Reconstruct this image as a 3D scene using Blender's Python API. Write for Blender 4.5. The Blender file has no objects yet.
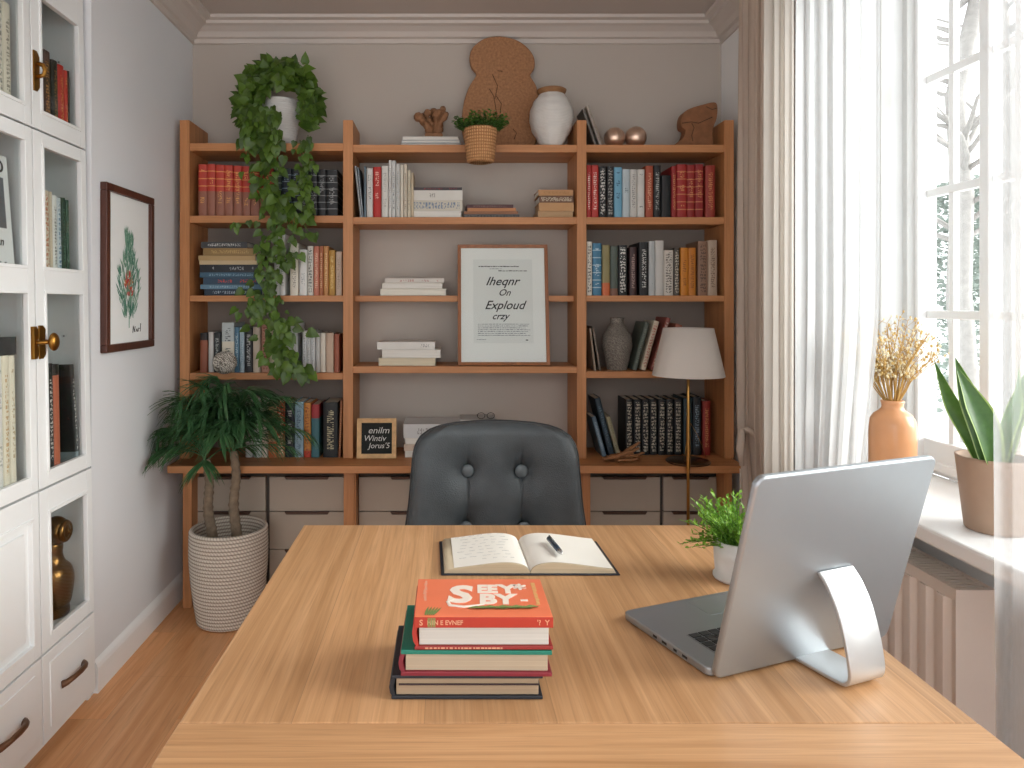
import bpy, math, random
from mathutils import Vector, Matrix, Euler
random.seed(7)
C = bpy.context.scene.collection
F, PX, PY, EYE = 700.0, 445.0, 303.0, 1.35      # focal length (px) and vanishing point read off the photograph
def gx(px, Y): return (px - PX) * Y / F          # metres across at depth Y
def gz(py, Y): return EYE - (py - PY) * Y / F    # metres up at depth Y
def U(a, b): return random.uniform(a, b)

# ------------------------------------------------------------------ materials
def lin(h):
    if isinstance(h, str):
        h = h.lstrip('#'); h = h if len(h) == 6 else ''.join(q*2 for q in h); c = [int(h[i:i+2], 16) / 255 for i in (0, 2, 4)]
    else: c = list(h)
    return tuple((x / 12.92 if x <= .04045 else ((x + .055) / 1.055) ** 2.4) for x in c) + (1,)
def newmat(name):
    m = bpy.data.materials.new(name); m.use_nodes = True
    nt = m.node_tree; nt.nodes.clear()
    o = nt.nodes.new('ShaderNodeOutputMaterial'); b = nt.nodes.new('ShaderNodeBsdfPrincipled')
    nt.links.new(b.outputs[0], o.inputs[0])
    return m, nt, b, o
def node(nt, t, **kw):
    n = nt.nodes.new(t)
    for k, v in kw.items():
        if k in n.inputs.keys() if isinstance(k, str) else False: n.inputs[k].default_value = v
        else: setattr(n, k, v)
    return n
def math_(nt, op, a, b=None, c=None, clamp=False):
    n = nt.nodes.new('ShaderNodeMath'); n.operation = op; n.use_clamp = clamp
    for i, v in enumerate((a, b, c)):
        if v is None: continue
        if hasattr(v, 'is_linked'): nt.links.new(v, n.inputs[i])
        else: n.inputs[i].default_value = v
    return n.outputs[0]
def mixc(nt, f, a, b, mode='MIX'):
    n = nt.nodes.new('ShaderNodeMix'); n.data_type = 'RGBA'; n.blend_type = mode
    for i, v in ((0, f), (6, a), (7, b)):
        if hasattr(v, 'is_linked'): nt.links.new(v, n.inputs[i])
        else: n.inputs[i].default_value = v
    return n.outputs[2]
def coords(nt, scale=(1, 1, 1), kind='Object', rot=(0, 0, 0), loc=(0, 0, 0)):
    t = nt.nodes.new('ShaderNodeTexCoord'); mp = nt.nodes.new('ShaderNodeMapping')
    mp.inputs['Scale'].default_value = scale; mp.inputs['Rotation'].default_value = rot; mp.inputs['Location'].default_value = loc
    nt.links.new(t.outputs[kind], mp.inputs[0]); return mp.outputs[0]
def bump(nt, b, h, strength=.2, dist=.002):
    n = nt.nodes.new('ShaderNodeBump'); n.inputs['Strength'].default_value = strength; n.inputs['Distance'].default_value = dist
    nt.links.new(h, n.inputs['Height']); nt.links.new(n.outputs[0], b.inputs['Normal'])
MC = {}
def plain(col, rough=.6, metal=0, var=.06, vscale=12, bmp=0, bscale=200, coat=0, spec=.5, scale3=(1, 1, 1)):
    key = ('p', str(col), rough, metal, var, vscale, bmp, bscale, coat, spec, scale3)
    if key in MC: return MC[key]
    m, nt, b, o = newmat('finish_%d' % len(MC)); c = lin(col)
    v = coords(nt, scale3)
    n = node(nt, 'ShaderNodeTexNoise'); n.inputs['Scale'].default_value = vscale; n.inputs['Detail'].default_value = 4
    nt.links.new(v, n.inputs['Vector'])
    d = tuple(x * (1 - 2 * var) for x in c[:3]) + (1,); e = tuple(min(1, x * (1 + 2 * var)) for x in c[:3]) + (1,)
    nt.links.new(mixc(nt, n.outputs['Fac'], d, e), b.inputs['Base Color'])
    b.inputs['Roughness'].default_value = rough; b.inputs['Metallic'].default_value = metal
    b.inputs['Coat Weight'].default_value = coat; b.inputs['Specular IOR Level'].default_value = spec
    if bmp:
        n2 = node(nt, 'ShaderNodeTexNoise'); n2.inputs['Scale'].default_value = bscale; n2.inputs['Detail'].default_value = 3
        nt.links.new(v, n2.inputs['Vector']); bump(nt, b, n2.outputs['Fac'], bmp)
    MC[key] = m; return m
def wood(c1, c2, axis='Y', rough=.45, planks=None, fine=1.0, knots=False):
    key = ('w', c1, c2, axis, rough, planks, fine, knots)
    if key in MC: return MC[key]
    m, nt, b, o = newmat('wood_%d' % len(MC))
    long_, cross = 1.2, 26 * fine
    sc = {'X': (long_, cross, cross), 'Y': (cross, long_, cross), 'Z': (cross, cross, long_)}[axis]
    v = coords(nt, sc)
    n = node(nt, 'ShaderNodeTexNoise'); n.inputs['Scale'].default_value = 1.0; n.inputs['Detail'].default_value = 8
    n.inputs['Distortion'].default_value = .9; n.inputs['Roughness'].default_value = .6
    off = None; col2 = None
    if planks:
        w, l = planks
        tc = coords(nt, (1, 1, 1), rot=(0, 0, math.pi / 2) if axis == 'Y' else (0, 0, 0), loc=(l*.21, .03, 0))
        br = node(nt, 'ShaderNodeTexBrick'); br.inputs['Scale'].default_value = 1
        br.inputs['Brick Width'].default_value = l; br.inputs['Row Height'].default_value = w
        br.inputs['Mortar Size'].default_value = .0006; br.inputs['Bias'].default_value = 0; br.offset = .43
        br.inputs['Color1'].default_value = (0, 0, 0, 1); br.inputs['Color2'].default_value = (1, 1, 1, 1); br.inputs['Mortar'].default_value = (.5, .5, .5, 1)
        nt.links.new(tc, br.inputs['Vector'])
        va = node(nt, 'ShaderNodeVectorMath'); va.operation = 'MULTIPLY_ADD'
        nt.links.new(br.outputs['Color'], va.inputs[0]); va.inputs[1].default_value = (7, 5, 3); nt.links.new(v, va.inputs[2])
        nt.links.new(va.outputs[0], n.inputs['Vector'])
    else: nt.links.new(v, n.inputs['Vector'])
    r = node(nt, 'ShaderNodeValToRGB'); r.color_ramp.elements[0].position = .3; r.color_ramp.elements[1].position = .72
    r.color_ramp.elements[0].color = lin(c2); r.color_ramp.elements[1].color = lin(c1)
    nt.links.new(n.outputs['Fac'], r.inputs[0]); col = r.outputs[0]
    # fine pores
    sc2 = tuple(s * 7 if s > 2 else s * 6 for s in sc)
    n2 = node(nt, 'ShaderNodeTexNoise'); n2.inputs['Scale'].default_value = 1.0; n2.inputs['Detail'].default_value = 2
    nt.links.new(coords(nt, sc2), n2.inputs['Vector'])
    pr = math_(nt, 'MULTIPLY', math_(nt, 'SUBTRACT', .5, n2.outputs['Fac'], clamp=True), 1.2, clamp=True)
    col = mixc(nt, pr, col, tuple(x * .55 for x in lin(c2)[:3]) + (1,))
    if planks:
        k = math_(nt, 'MULTIPLY_ADD', br.outputs['Color'], .22, .86)
        cmb = node(nt, 'ShaderNodeCombineColor')
        for i in range(3): nt.links.new(k, cmb.inputs[i])
        col = mixc(nt, 1.0, col, cmb.outputs[0], 'MULTIPLY')
        col = mixc(nt, math_(nt, 'MULTIPLY', br.outputs['Fac'], .45), col, tuple(x * .4 for x in lin(c2)[:3]) + (1,))
    if knots:
        vo = node(nt, 'ShaderNodeTexVoronoi'); vo.inputs['Scale'].default_value = 2.1
        nt.links.new(coords(nt, (1.3, .7, 1)), vo.inputs['Vector'])
        kf = math_(nt, 'SUBTRACT', 1, math_(nt, 'MULTIPLY', vo.outputs['Distance'], 22), clamp=True)
        col = mixc(nt, math_(nt, 'MULTIPLY', kf, .55), col, lin('#6b3f20'))
    nt.links.new(col, b.inputs['Base Color']); b.inputs['Roughness'].default_value = rough
    bump(nt, b, n2.outputs['Fac'], .08, .001)
    MC[key] = m; return m
def bookmat(base, ink=None, style='plain', base2=None, split=0, flat=False, rough=.55):
    """Cloth or paper cover: spine bands or rows of small lettering-like marks, laid out over the book's own box."""
    key = ('b', base, ink, style, base2, split, flat, rough)
    if key in MC: return MC[key]
    m, nt, b, o = newmat('book_cover_%d' % len(MC))
    t = node(nt, 'ShaderNodeTexCoord'); s = node(nt, 'ShaderNodeSeparateXYZ'); nt.links.new(t.outputs['Generated'], s.inputs[0])
    a, h = (s.outputs[2], s.outputs[0]) if flat else (s.outputs[0], s.outputs[2])
    n = node(nt, 'ShaderNodeTexNoise'); n.inputs['Scale'].default_value = 9; nt.links.new(coords(nt), n.inputs['Vector'])
    c = lin(base); col = mixc(nt, n.outputs['Fac'], tuple(x * .82 for x in c[:3]) + (1,), tuple(min(1, x * 1.12) for x in c[:3]) + (1,))
    if base2:
        f = math_(nt, 'LESS_THAN', h, split)
        col = mixc(nt, f, col, lin(base2))
    if style == 'bands':
        w = math_(nt, 'FRACT', math_(nt, 'MULTIPLY', h, 7.0))
        f = math_(nt, 'LESS_THAN', w, .13)
        f = math_(nt, 'MULTIPLY', f, math_(nt, 'GREATER_THAN', h, max(split, .04)))
        col = mixc(nt, math_(nt, 'MULTIPLY', f, .75), col, lin(ink))
        style = 'text2'
    if style in ('text', 'text2', 'bold'):
        N, ca = {'text': (26, 4), 'text2': (24, 4), 'bold': (17, 5)}[style]
        cb = node(nt, 'ShaderNodeCombineXYZ')
        nt.links.new(math_(nt, 'FLOOR', math_(nt, 'MULTIPLY', a, ca*2)), cb.inputs[0]); nt.links.new(math_(nt, 'FLOOR', math_(nt, 'MULTIPLY', h, N*3)), cb.inputs[1])
        oi = node(nt, 'ShaderNodeObjectInfo'); nt.links.new(math_(nt, 'MULTIPLY', oi.outputs['Random'], 40), cb.inputs[2])
        n2 = node(nt, 'ShaderNodeTexWhiteNoise'); nt.links.new(cb.outputs[0], n2.inputs['Vector'])
        f = math_(nt, 'GREATER_THAN', n2.outputs['Value'], .42 if style != 'text2' else .5)
        f = math_(nt, 'MULTIPLY', f, math_(nt, 'LESS_THAN', math_(nt, 'FRACT', math_(nt, 'MULTIPLY', h, N)), .7))
        if style == 'text2':                          # a few words only
            cw = node(nt, 'ShaderNodeTexWhiteNoise'); cw.noise_dimensions = '1D'
            nt.links.new(math_(nt, 'ADD', math_(nt, 'FLOOR', math_(nt, 'MULTIPLY', h, 8)), math_(nt, 'MULTIPLY', oi.outputs['Random'], 77)), cw.inputs['W'])
            f = math_(nt, 'MULTIPLY', f, math_(nt, 'GREATER_THAN', cw.outputs['Value'], .45))
        wd = .22 if style != 'bold' else .3
        f = math_(nt, 'MULTIPLY', f, math_(nt, 'LESS_THAN', math_(nt, 'ABSOLUTE', math_(nt, 'SUBTRACT', a, .5)), wd))
        lo, hi = (.14, .86) if style == 'text' else ((.2, .9) if style == 'text2' else (.05, .95))
        f = math_(nt, 'MULTIPLY', f, math_(nt, 'LESS_THAN', math_(nt, 'ABSOLUTE', math_(nt, 'SUBTRACT', h, (lo + hi) / 2)), (hi - lo) / 2))
        col = mixc(nt, math_(nt, 'MULTIPLY', f, .8), col, lin(ink))
    nt.links.new(col, b.inputs['Base Color']); b.inputs['Roughness'].default_value = rough
    MC[key] = m; return m
def pages_mat(col='#e9e2d3'):
    key = ('pg', col)
    if key in MC: return MC[key]
    m, nt, b, o = newmat('page_edges_%d' % len(MC))
    n = node(nt, 'ShaderNodeTexNoise'); n.inputs['Scale'].default_value = 1; n.inputs['Detail'].default_value = 2
    nt.links.new(coords(nt, (4, 4, 600)), n.inputs['Vector'])
    c = lin(col); nt.links.new(mixc(nt, n.outputs['Fac'], tuple(x * .66 for x in c[:3]) + (1,), c), b.inputs['Base Color'])
    b.inputs['Roughness'].default_value = .8; MC[key] = m; return m
def leafmat(c1, c2, scale=40, trans=.25, rough=.4):
    key = ('l', c1, c2, scale, trans)
    if key in MC: return MC[key]
    m, nt, b, o = newmat('leaf_%d' % len(MC))
    n = node(nt, 'ShaderNodeTexNoise'); n.inputs['Scale'].default_value = scale; n.inputs['Detail'].default_value = 3
    nt.links.new(coords(nt), n.inputs['Vector'])
    g = node(nt, 'ShaderNodeNewGeometry')
    f = math_(nt, 'ADD', math_(nt, 'MULTIPLY', n.outputs['Fac'], .6), math_(nt, 'MULTIPLY', g.outputs['Random Per Island'], .5), clamp=True)
    col = mixc(nt, f, lin(c1), lin(c2)); nt.links.new(col, b.inputs['Base Color'])
    b.inputs['Roughness'].default_value = rough
    tr = node(nt, 'ShaderNodeBsdfTranslucent'); nt.links.new(col, tr.inputs[0])
    mx = node(nt, 'ShaderNodeMixShader'); mx.inputs[0].default_value = trans
    nt.links.new(b.outputs[0], mx.inputs[1]); nt.links.new(tr.outputs[0], mx.inputs[2]); nt.links.new(mx.outputs[0], o.inputs[0])
    MC[key] = m; return m
def glassmat():
    if 'glass' in MC: return MC['glass']
    m, nt, b, o = newmat('clear_glass'); nt.nodes.remove(b)
    t = node(nt, 'ShaderNodeBsdfTransparent'); t.inputs[0].default_value = (.97, .985, .98, 1)
    g = node(nt, 'ShaderNodeBsdfGlossy'); g.inputs['Roughness'].default_value = .03
    fr = node(nt, 'ShaderNodeFresnel'); fr.inputs[0].default_value = 1.25
    mx = node(nt, 'ShaderNodeMixShader'); nt.links.new(math_(nt, 'MINIMUM', math_(nt, 'MULTIPLY', fr.outputs[0], .5), .06), mx.inputs[0])
    nt.links.new(t.outputs[0], mx.inputs[1]); nt.links.new(g.outputs[0], mx.inputs[2]); nt.links.new(mx.outputs[0], o.inputs[0])
    MC['glass'] = m; return m
def fabric(col, see=.0, trans=.5, weave=900, name='cloth'):
    m, nt, b, o = newmat(name); c = lin(col)
    w = node(nt, 'ShaderNodeTexNoise'); w.inputs['Scale'].default_value = 1; w.inputs['Detail'].default_value = 2
    nt.links.new(coords(nt, (60, weave, 40)), w.inputs['Vector'])
    cl = mixc(nt, w.outputs['Fac'], tuple(x * .86 for x in c[:3]) + (1,), c)
    nt.links.new(cl, b.inputs['Base Color']); b.inputs['Roughness'].default_value = .9; b.inputs['Specular IOR Level'].default_value = .1
    tr = node(nt, 'ShaderNodeBsdfTranslucent'); nt.links.new(cl, tr.inputs[0])
    mx = node(nt, 'ShaderNodeMixShader'); mx.inputs[0].default_value = trans
    nt.links.new(b.outputs[0], mx.inputs[1]); nt.links.new(tr.outputs[0], mx.inputs[2]); out = mx.outputs[0]
    if see:
        tp = node(nt, 'ShaderNodeBsdfTransparent'); m2 = node(nt, 'ShaderNodeMixShader'); m2.inputs[0].default_value = see
        nt.links.new(out, m2.inputs[1]); nt.links.new(tp.outputs[0], m2.inputs[2]); out = m2.outputs[0]
    nt.links.new(out, o.inputs[0]); return m

# ------------------------------------------------------------------ mesh building
ORG = {}
class MB:
    def __init__(s): s.v = []; s.f = []; s.m = []; s.sm = []
    def add(s, vs, fs, m=0, smooth=False, M=None):
        b = len(s.v)
        s.v += [tuple(M @ Vector(p)) if M else tuple(p) for p in vs]
        for f in fs: s.f.append(tuple(b + i for i in f)); s.m.append(m); s.sm.append(smooth)
        return s
    def box(s, x0, x1, y0, y1, z0, z1, m=0, M=None):
        x0, x1 = sorted((x0, x1)); y0, y1 = sorted((y0, y1)); z0, z1 = sorted((z0, z1))
        return s.add([(x0,y0,z0),(x1,y0,z0),(x1,y1,z0),(x0,y1,z0),(x0,y0,z1),(x1,y0,z1),(x1,y1,z1),(x0,y1,z1)],
              [(0,3,2,1),(4,5,6,7),(0,1,5,4),(1,2,6,5),(2,3,7,6),(3,0,4,7)], m, False, M)
    def prism(s, poly, a0, a1, axis='Y', m=0, M=None, smooth=False):
        n = len(poly)
        def P(p, a): return {'X': (a, p[0], p[1]), 'Y': (p[0], a, p[1]), 'Z': (p[0], p[1], a)}[axis]
        s.add([P(p, a0) for p in poly] + [P(p, a1) for p in poly], [tuple(range(n))[::-1], tuple(range(n, 2*n))], m, False, M)
        b = len(s.v) - 2*n
        for i in range(n):
            j = (i+1) % n; s.f.append((b+i, b+j, b+n+j, b+n+i)); s.m.append(m); s.sm.append(smooth)
        return s
    def lathe(s, prof, cx=0, cy=0, seg=40, m=0, M=None, ripple=0, k=0, cap=True):
        vs, fs = [], []
        for r, z in prof:
            for i in range(seg):
                a = 2*math.pi*i/seg; rr = r * (1 + ripple*math.sin(k*a))
                vs.append((cx+rr*math.cos(a), cy+rr*math.sin(a), z))
        for j in range(len(prof)-1):
            for i in range(seg):
                k2 = (i+1) % seg; fs.append((j*seg+i, j*seg+k2, (j+1)*seg+k2, (j+1)*seg+i))
        if cap:
            if prof[0][0] > 1e-5: fs.append(tuple(range(seg))[::-1])
            if prof[-1][0] > 1e-5: fs.append(tuple((len(prof)-1)*seg+i for i in range(seg)))
        return s.add(vs, fs, m, True, M)
    def tube(s, pts, r, seg=8, m=0, M=None, flat=1.0, cap=True):
        pts = [Vector(p) for p in pts]; n = len(pts); rs = r if isinstance(r, (list, tuple)) else [r]*n
        vs, fs = [], []; up = Vector((0, 0, 1))
        for i, p in enumerate(pts):
            t = (pts[min(i+1, n-1)] - pts[max(i-1, 0)])
            t = t.normalized() if t.length > 1e-9 else Vector((0, 0, 1))
            if abs(t.dot(up)) > .98: up = Vector((1, 0, 0)) if abs(t.x) < .9 else Vector((0, 1, 0))
            a = t.cross(up).normalized(); b = a.cross(t).normalized(); up = b
            for k in range(seg):
                an = 2*math.pi*k/seg; vs.append(p + a*math.cos(an)*rs[i] + b*math.sin(an)*rs[i]*flat)
        for j in range(n-1):
            for k in range(seg):
                k2 = (k+1) % seg; fs.append((j*seg+k, j*seg+k2, (j+1)*seg+k2, (j+1)*seg+k))
        if cap: fs += [tuple(range(seg))[::-1], tuple((n-1)*seg+k for k in range(seg))]
        return s.add(vs, fs, m, True, M)
    def grid(s, fn, nu, nv, m=0, closed=False, M=None, smooth=True):
        vs = [fn(i/(nu-1), j/(nv-1)) for j in range(nv) for i in range(nu)]
        fs = [(j*nu+i, j*nu+i+1, (j+1)*nu+i+1, (j+1)*nu+i) for j in range(nv-1) for i in range(nu-1)]
        return s.add(vs, fs, m, smooth, M)
    def ball(s, c, r, seg=24, m=0, sq=(1, 1, 1), M=None):
        n = seg//2
        T = Matrix.Translation(c) @ Matrix.Diagonal((*sq, 1))
        return s.lathe([(max(1e-6, r*math.sin(math.pi*i/n)), -r*math.cos(math.pi*i/n)) for i in range(n+1)], seg=seg, m=m, M=(M @ T) if M else T, cap=False)
    def leaf(s, p, d, nrm, L, W, m=0, shape='heart', droop=.25):
        p, d = Vector(p), Vector(d).normalized(); nrm = Vector(nrm)
        a = d.cross(nrm); a = a.normalized() if a.length > 1e-6 else Vector((1, 0, 0)); n = a.cross(d).normalized()
        if shape == 'heart': prof = [(0, .0, 0), (-.08, .55, .06), (.2, 1, .1), (.55, .72, .1), (.82, .28, .04), (1, 0, 0)]
        elif shape == 'blade': prof = [(0, .5, 0), (.3, 1, 0), (.65, .8, 0), (1, .0, 0)]
        else: prof = [(0, .0, 0), (.25, .8, .05), (.5, 1, .08), (.8, .55, .04), (1, 0, 0)]
        mid, lf, rt = [], [], []
        for t, w, up in prof:
            t0 = max(t, 0); b = p + d*L*t - n*(droop*L*t0*t0)
            mid.append(p + d*L*t0 - n*(droop*L*t0*t0)); lf.append(b - a*W*.5*w + n*up*L); rt.append(b + a*W*.5*w + n*up*L)
        vs = mid + lf + rt; k = len(prof)
        fs = [(i, i+1, k+i+1, k+i) for i in range(k-1)] + [(i+1, i, 2*k+i, 2*k+i+1) for i in range(k-1)]
        return s.add(vs, fs, m, True)
    def text(s, txt, size, M, m=0, shear=0, bold=0, depth=.0004, ax='CENTER', sx=1):
        cu = bpy.data.curves.new('t', 'FONT'); cu.body = txt; cu.size = size; cu.shear = shear; cu.offset = bold; cu.extrude = depth
        cu.align_x = ax; cu.align_y = 'CENTER'; cu.resolution_u = 3
        ob = bpy.data.objects.new('t', cu); C.objects.link(ob); bpy.context.view_layer.update()
        me = ob.to_mesh()
        MM = M @ Matrix.Diagonal((sx, 1, 1, 1))
        s.add([v.co.copy() for v in me.vertices], [tuple(p.vertices) for p in me.polygons], m, False, MM)
        ob.to_mesh_clear(); bpy.data.objects.remove(ob); bpy.data.curves.remove(cu); return s
    def build(s, name, mats, parent=None, loc=None, bevel=0, seg=2, subsurf=0, auto=False):
        if not isinstance(mats, (list, tuple)): mats = [mats]
        if parent is not None: o0 = ORG[parent]
        elif loc is not None: o0 = Vector(loc)
        else:
            xs, ys, zs = zip(*s.v); o0 = Vector(((min(xs)+max(xs))/2, (min(ys)+max(ys))/2, min(zs)))
        me = bpy.data.meshes.new(name); me.from_pydata([tuple(Vector(p)-o0) for p in s.v], [], s.f)
        for mt in mats: me.materials.append(mt)
        me.polygons.foreach_set('material_index', s.m); me.polygons.foreach_set('use_smooth', s.sm); me.update()
        ob = bpy.data.objects.new(name, me); C.objects.link(ob)
        if parent is not None: ob.parent = parent
        else: ob.location = o0
        ORG[ob] = o0
        if bevel:
            md = ob.modifiers.new('edge', 'BEVEL'); md.width = bevel; md.segments = seg; md.limit_method = 'ANGLE'; md.angle_limit = .7
            md.harden_normals = False
        if subsurf:
            md = ob.modifiers.new('sub', 'SUBSURF'); md.levels = md.render_levels = subsurf
        return ob
def tag(o, label=None, cat=None, group=None, kind=None):
    for k, v in (('label', label), ('category', cat), ('group', group), ('kind', kind)):
        if v: o[k] = v
    return o
def thing(name, loc, label, cat, group=None):
    o = bpy.data.objects.new(name, None); o.empty_display_size = .05; C.objects.link(o); o.location = loc; ORG[o] = Vector(loc)
    return tag(o, label, cat, group)
def struct(o): o['kind'] = 'structure'; return o
def rotm(rx, ry, rz): return Euler((rx, ry, rz)).to_matrix().to_4x4()
def TR(x, y, z): return Matrix.Translation((x, y, z))

# ------------------------------------------------------------------ room dimensions
XL, XR, YB, ZC = -1.215, 1.33, 3.37, 2.69
M_wallL = plain('#e2e4e7', .75, var=.015, vscale=3, bmp=.06, bscale=300)
M_wallB = plain('#b9afa5', .8, var=.02, vscale=3, bmp=.06, bscale=300)
M_ceil = plain('#beb3ab', .85, var=.015, vscale=3, bmp=.05, bscale=250)
M_white = plain('#f2f3f3', .42, var=.015, vscale=5, bmp=.03, bscale=120)
M_trim = plain('#c9bfb7', .6, var=.015, vscale=4)
M_cab = plain('#eceeee', .4, var=.015, vscale=5, bmp=.03, bscale=120)
W_shelf = '#ca8d5b', '#ab7143'
W_X, W_Y, W_Z = (wood(*W_shelf, ax, .5) for ax in 'XYZ')
M_taupe = plain('#aea090', .6, var=.03, vscale=6)
M_backpanel = plain('#8d8178', .8, var=.03, vscale=3)
M_bronze = plain('#4a3124', .45, metal=.3)
M_brass = plain('#b48a4c', .28, metal=1, var=.05)
M_oldbrass = plain('#9a6f33', .35, metal=1, var=.12, vscale=30)
M_black = plain('#17171a', .5)
M_paper = plain('#f2efe8', .8, var=.02)
M_soil = plain('#3a2c22', .95, var=.3, vscale=60, bmp=.6, bscale=90)
M_floor = wood('#f0b784', '#d49158', 'Y', .36, planks=(.23, .6), fine=.8)
M_ink = plain('#1c1b1e', .7); M_grey_ink = plain('#8d8f92', .8)

# shell
struct(MB().box(-2.2, 1.9, -1.6, YB+.12, -.05, 0).build('floor', M_floor))
struct(MB().box(XL-.9, XR+.6, -1.5, YB+.12, ZC, ZC+.08).build('ceiling', M_ceil))
struct(MB().box(XL-.12, XR+.3, YB, YB+.12, 0, ZC).build('wall_back', M_wallB))
struct(MB().box(XL-.12, XL, 2.405, YB, 0, ZC).box(XL-.55, XL-.43, -1.5, 2.405, 0, ZC).box(XL-.43, XL-.12, 2.405, 2.5, 0, ZC).box(XL-.43, XL, -1.5, 2.405, 2.5, ZC).build('wall_left', M_wallL))
WY0, WY1, WZ0, WZ1 = .3, 2.25, .78, 2.52           # window opening
struct(MB().box(XR, XR+.25, WY1, YB, 0, ZC).box(XR, XR+.25, -1.5, WY0, 0, ZC).box(XR, XR+.25, WY0, WY1, 0, WZ0).box(XR, XR+.25, WY0, WY1, WZ1, ZC).build('wall_right', M_white))
# crown moulding along the three walls
prof = [(0, 2.595), (.012, 2.595), (.014, 2.615), (.03, 2.62), (.045, 2.64), (.075, 2.655), (.095, 2.66), (.1, 2.672), (.125, 2.676), (.128, 2.69), (0, 2.69)]
pts = lambda d, z: [(XL+d, 0, z), (XL+d, YB-d, z), (XR-d, YB-d, z), (XR-d, 0, z)]
mb = MB(); vs = [p for d, z in prof for p in pts(d, z)]; n = len(prof)
mb.add(vs, [(j*4+k, j*4+k+1, ((j+1) % n)*4+k+1, ((j+1) % n)*4+k) for j in range(n) for k in range(3)])
struct(mb.build('trim_1', M_trim))
bp = [(0, 0), (.016, 0), (.016, .085), (.012, .098), (.007, .105), (0, .112)]
struct(MB().prism([(XL+d, z) for d, z in bp], 2.42, YB, 'Y').build('baseboard_left', M_white))
struct(MB().prism([(YB-d, z) for d, z in bp], XL+.017, XR, 'X').build('baseboard_back', M_white))

# ------------------------------------------------------------------ window, sill
XG = 1.545
win = bpy.data.objects.new('window_1', None); C.objects.link(win); win.location = (XG, WY1, .86); ORG[win] = Vector((XG, WY1, .86)); struct(win)
ZB, ZT = .86, 2.5
mb = MB()
mb.box(XG-.03, XG+.03, WY0, WY1, .82, .925)            # bottom rail
mb.box(XG-.03, XG+.03, WY0, WY1, 2.44, 2.52)
mb.box(XG-.05, XG+.012, 2.215, WY1, .82, 2.52)          # jamb stile
mb.box(XG-.05, XG+.03, WY0, WY0+.03, .82, 2.52)
mb.box(XG-.045, XG-.02, WY0, WY1, .835, .862)
mb.build('window_frame', M_white, win, bevel=.004)
edges = [2.215, 1.963, 1.745, 1.46, 1.17, .88, .59, .33]
mb = MB()
for e in edges[1:-1]: mb.box(XG-.035, XG+.005, e-.018, e+.018, .9, 2.47)
mb.build('sash_stile', M_white, win, bevel=.004)
mb = MB()
for y in (2.111, 1.864, 1.6, 1.315, 1.025, .735, .46): mb.box(XG-.02, XG-.001, y-.011, y+.011, .92, 2.45)
for z in (1.314, 1.695, 2.055): mb.box(XG-.022, XG-.001, WY0+.03, WY1-.035, z-.013, z+.013)
mb.build('glazing_bars', M_white, win, bevel=.003)
MB().box(XG-.002, XG+.002, WY0+.02, WY1-.02, .9, 2.46).build('glass', glassmat(), win)
mb = MB()                                                # stepped casing in the reveal
mb.box(XR-.02, XR+.005, WY1-.002, WY1+.06, .82, 2.58); mb.box(XR+.06, XR+.1, WY1-.015, WY1+.01, .82, 2.52); mb.box(XR+.14, XR+.19, WY1-.022, WY1+.01, .82, 2.52)
struct(mb.build('trim_2', plain('#d2d2d0', .5, var=.015), bevel=.003))
struct(MB().box(1.135, 1.52, .33, WY1-.03, .782, .82).build('trim_3', M_white, bevel=.006))   # sill board

# outside: winter garden
M_bark = plain('#96918d', .9, var=.15, vscale=20); M_snow = plain('#e8ebec', .9, var=.03)  # bark grey is lightened: outdoor haze put into the colour
struct(MB().box(2.2, 30, -12, 40, -.5, -.42).build('ground', M_snow))
def bare_tree(x, y, h, r, label):
    random.seed(int(x*91+y*7)); t = thing('bare_tree', (x, y, -.42), label, 'tree', 'bare winter trees outside the window')
    tp = [(x+U(-.025, .025)*i, y+U(-.02, .02)*i, -.42+h*i/7) for i in range(8)]
    MB().tube(tp, [r*(1-.09*i) for i in range(8)], 10).build('trunk', M_bark, t)
    mb = MB()
    for i in range(34):
        k = U(2.2, 6.9); a = tp[int(k)]; an = U(0, 6.28); L = U(.5, 1.5); p = Vector(a); p.z += (k-int(k))*h/7
        ps = [p.copy()]
        for s_ in range(4):
            p = p + Vector((math.cos(an)*L/4, math.sin(an)*L/4, L*U(.08, .22))); an += U(-.4, .4); ps.append(p.copy())
        mb.tube(ps, [.028, .022, .015, .01, .005], 5)
    mb.build('branches', M_bark, t)
bare_tree(4.9, 6.6, 6.5, .13, 'bare grey tree seen through the window panes beside far jamb')
bare_tree(6.5, 8.15, 7.5, .15, 'tall bare tree farther off, seen beyond the thick window stile')
M_ever = leafmat('#7d877f', '#a9b2aa', 3, .2, .8)  # foliage greens paled to stand in for misty air
def evergreen(x, y, r, h, label, n=3200):
    random.seed(int(x*31+y*17)); t = thing('evergreen_shrub', (x, y, -.42), label, 'shrub', 'evergreen shrubs outside the window')
    mb = MB()
    for i in range(n):
        z = U(0, 1)**.8; rr = r*(1-.55*z)*math.sqrt(U(.25, 1)); a = U(0, 6.28)
        d = Vector((math.cos(a), math.sin(a), U(-.2, .9)))
        mb.leaf((x+rr*math.cos(a), y+rr*math.sin(a), -.3+h*z), d, (U(-1, 1), U(-1, 1), 1), U(.09, .17), U(.05, .09), 0, 'oval')
    mb.build('foliage', M_ever, t); MB().tube([(x, y, -.42), (x, y, h*.6)], [.06, .02], 8).build('stem', M_bark, t)
evergreen(8.1, 11.0, .95, 3.5, 'green shrub outside, coloured pale for haze, seen through the panes just above the vase')
evergreen(9.9, 12.3, 1.1, 3.9, 'taller green shrub outside, coloured pale for haze, seen above the snake plant')

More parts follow.
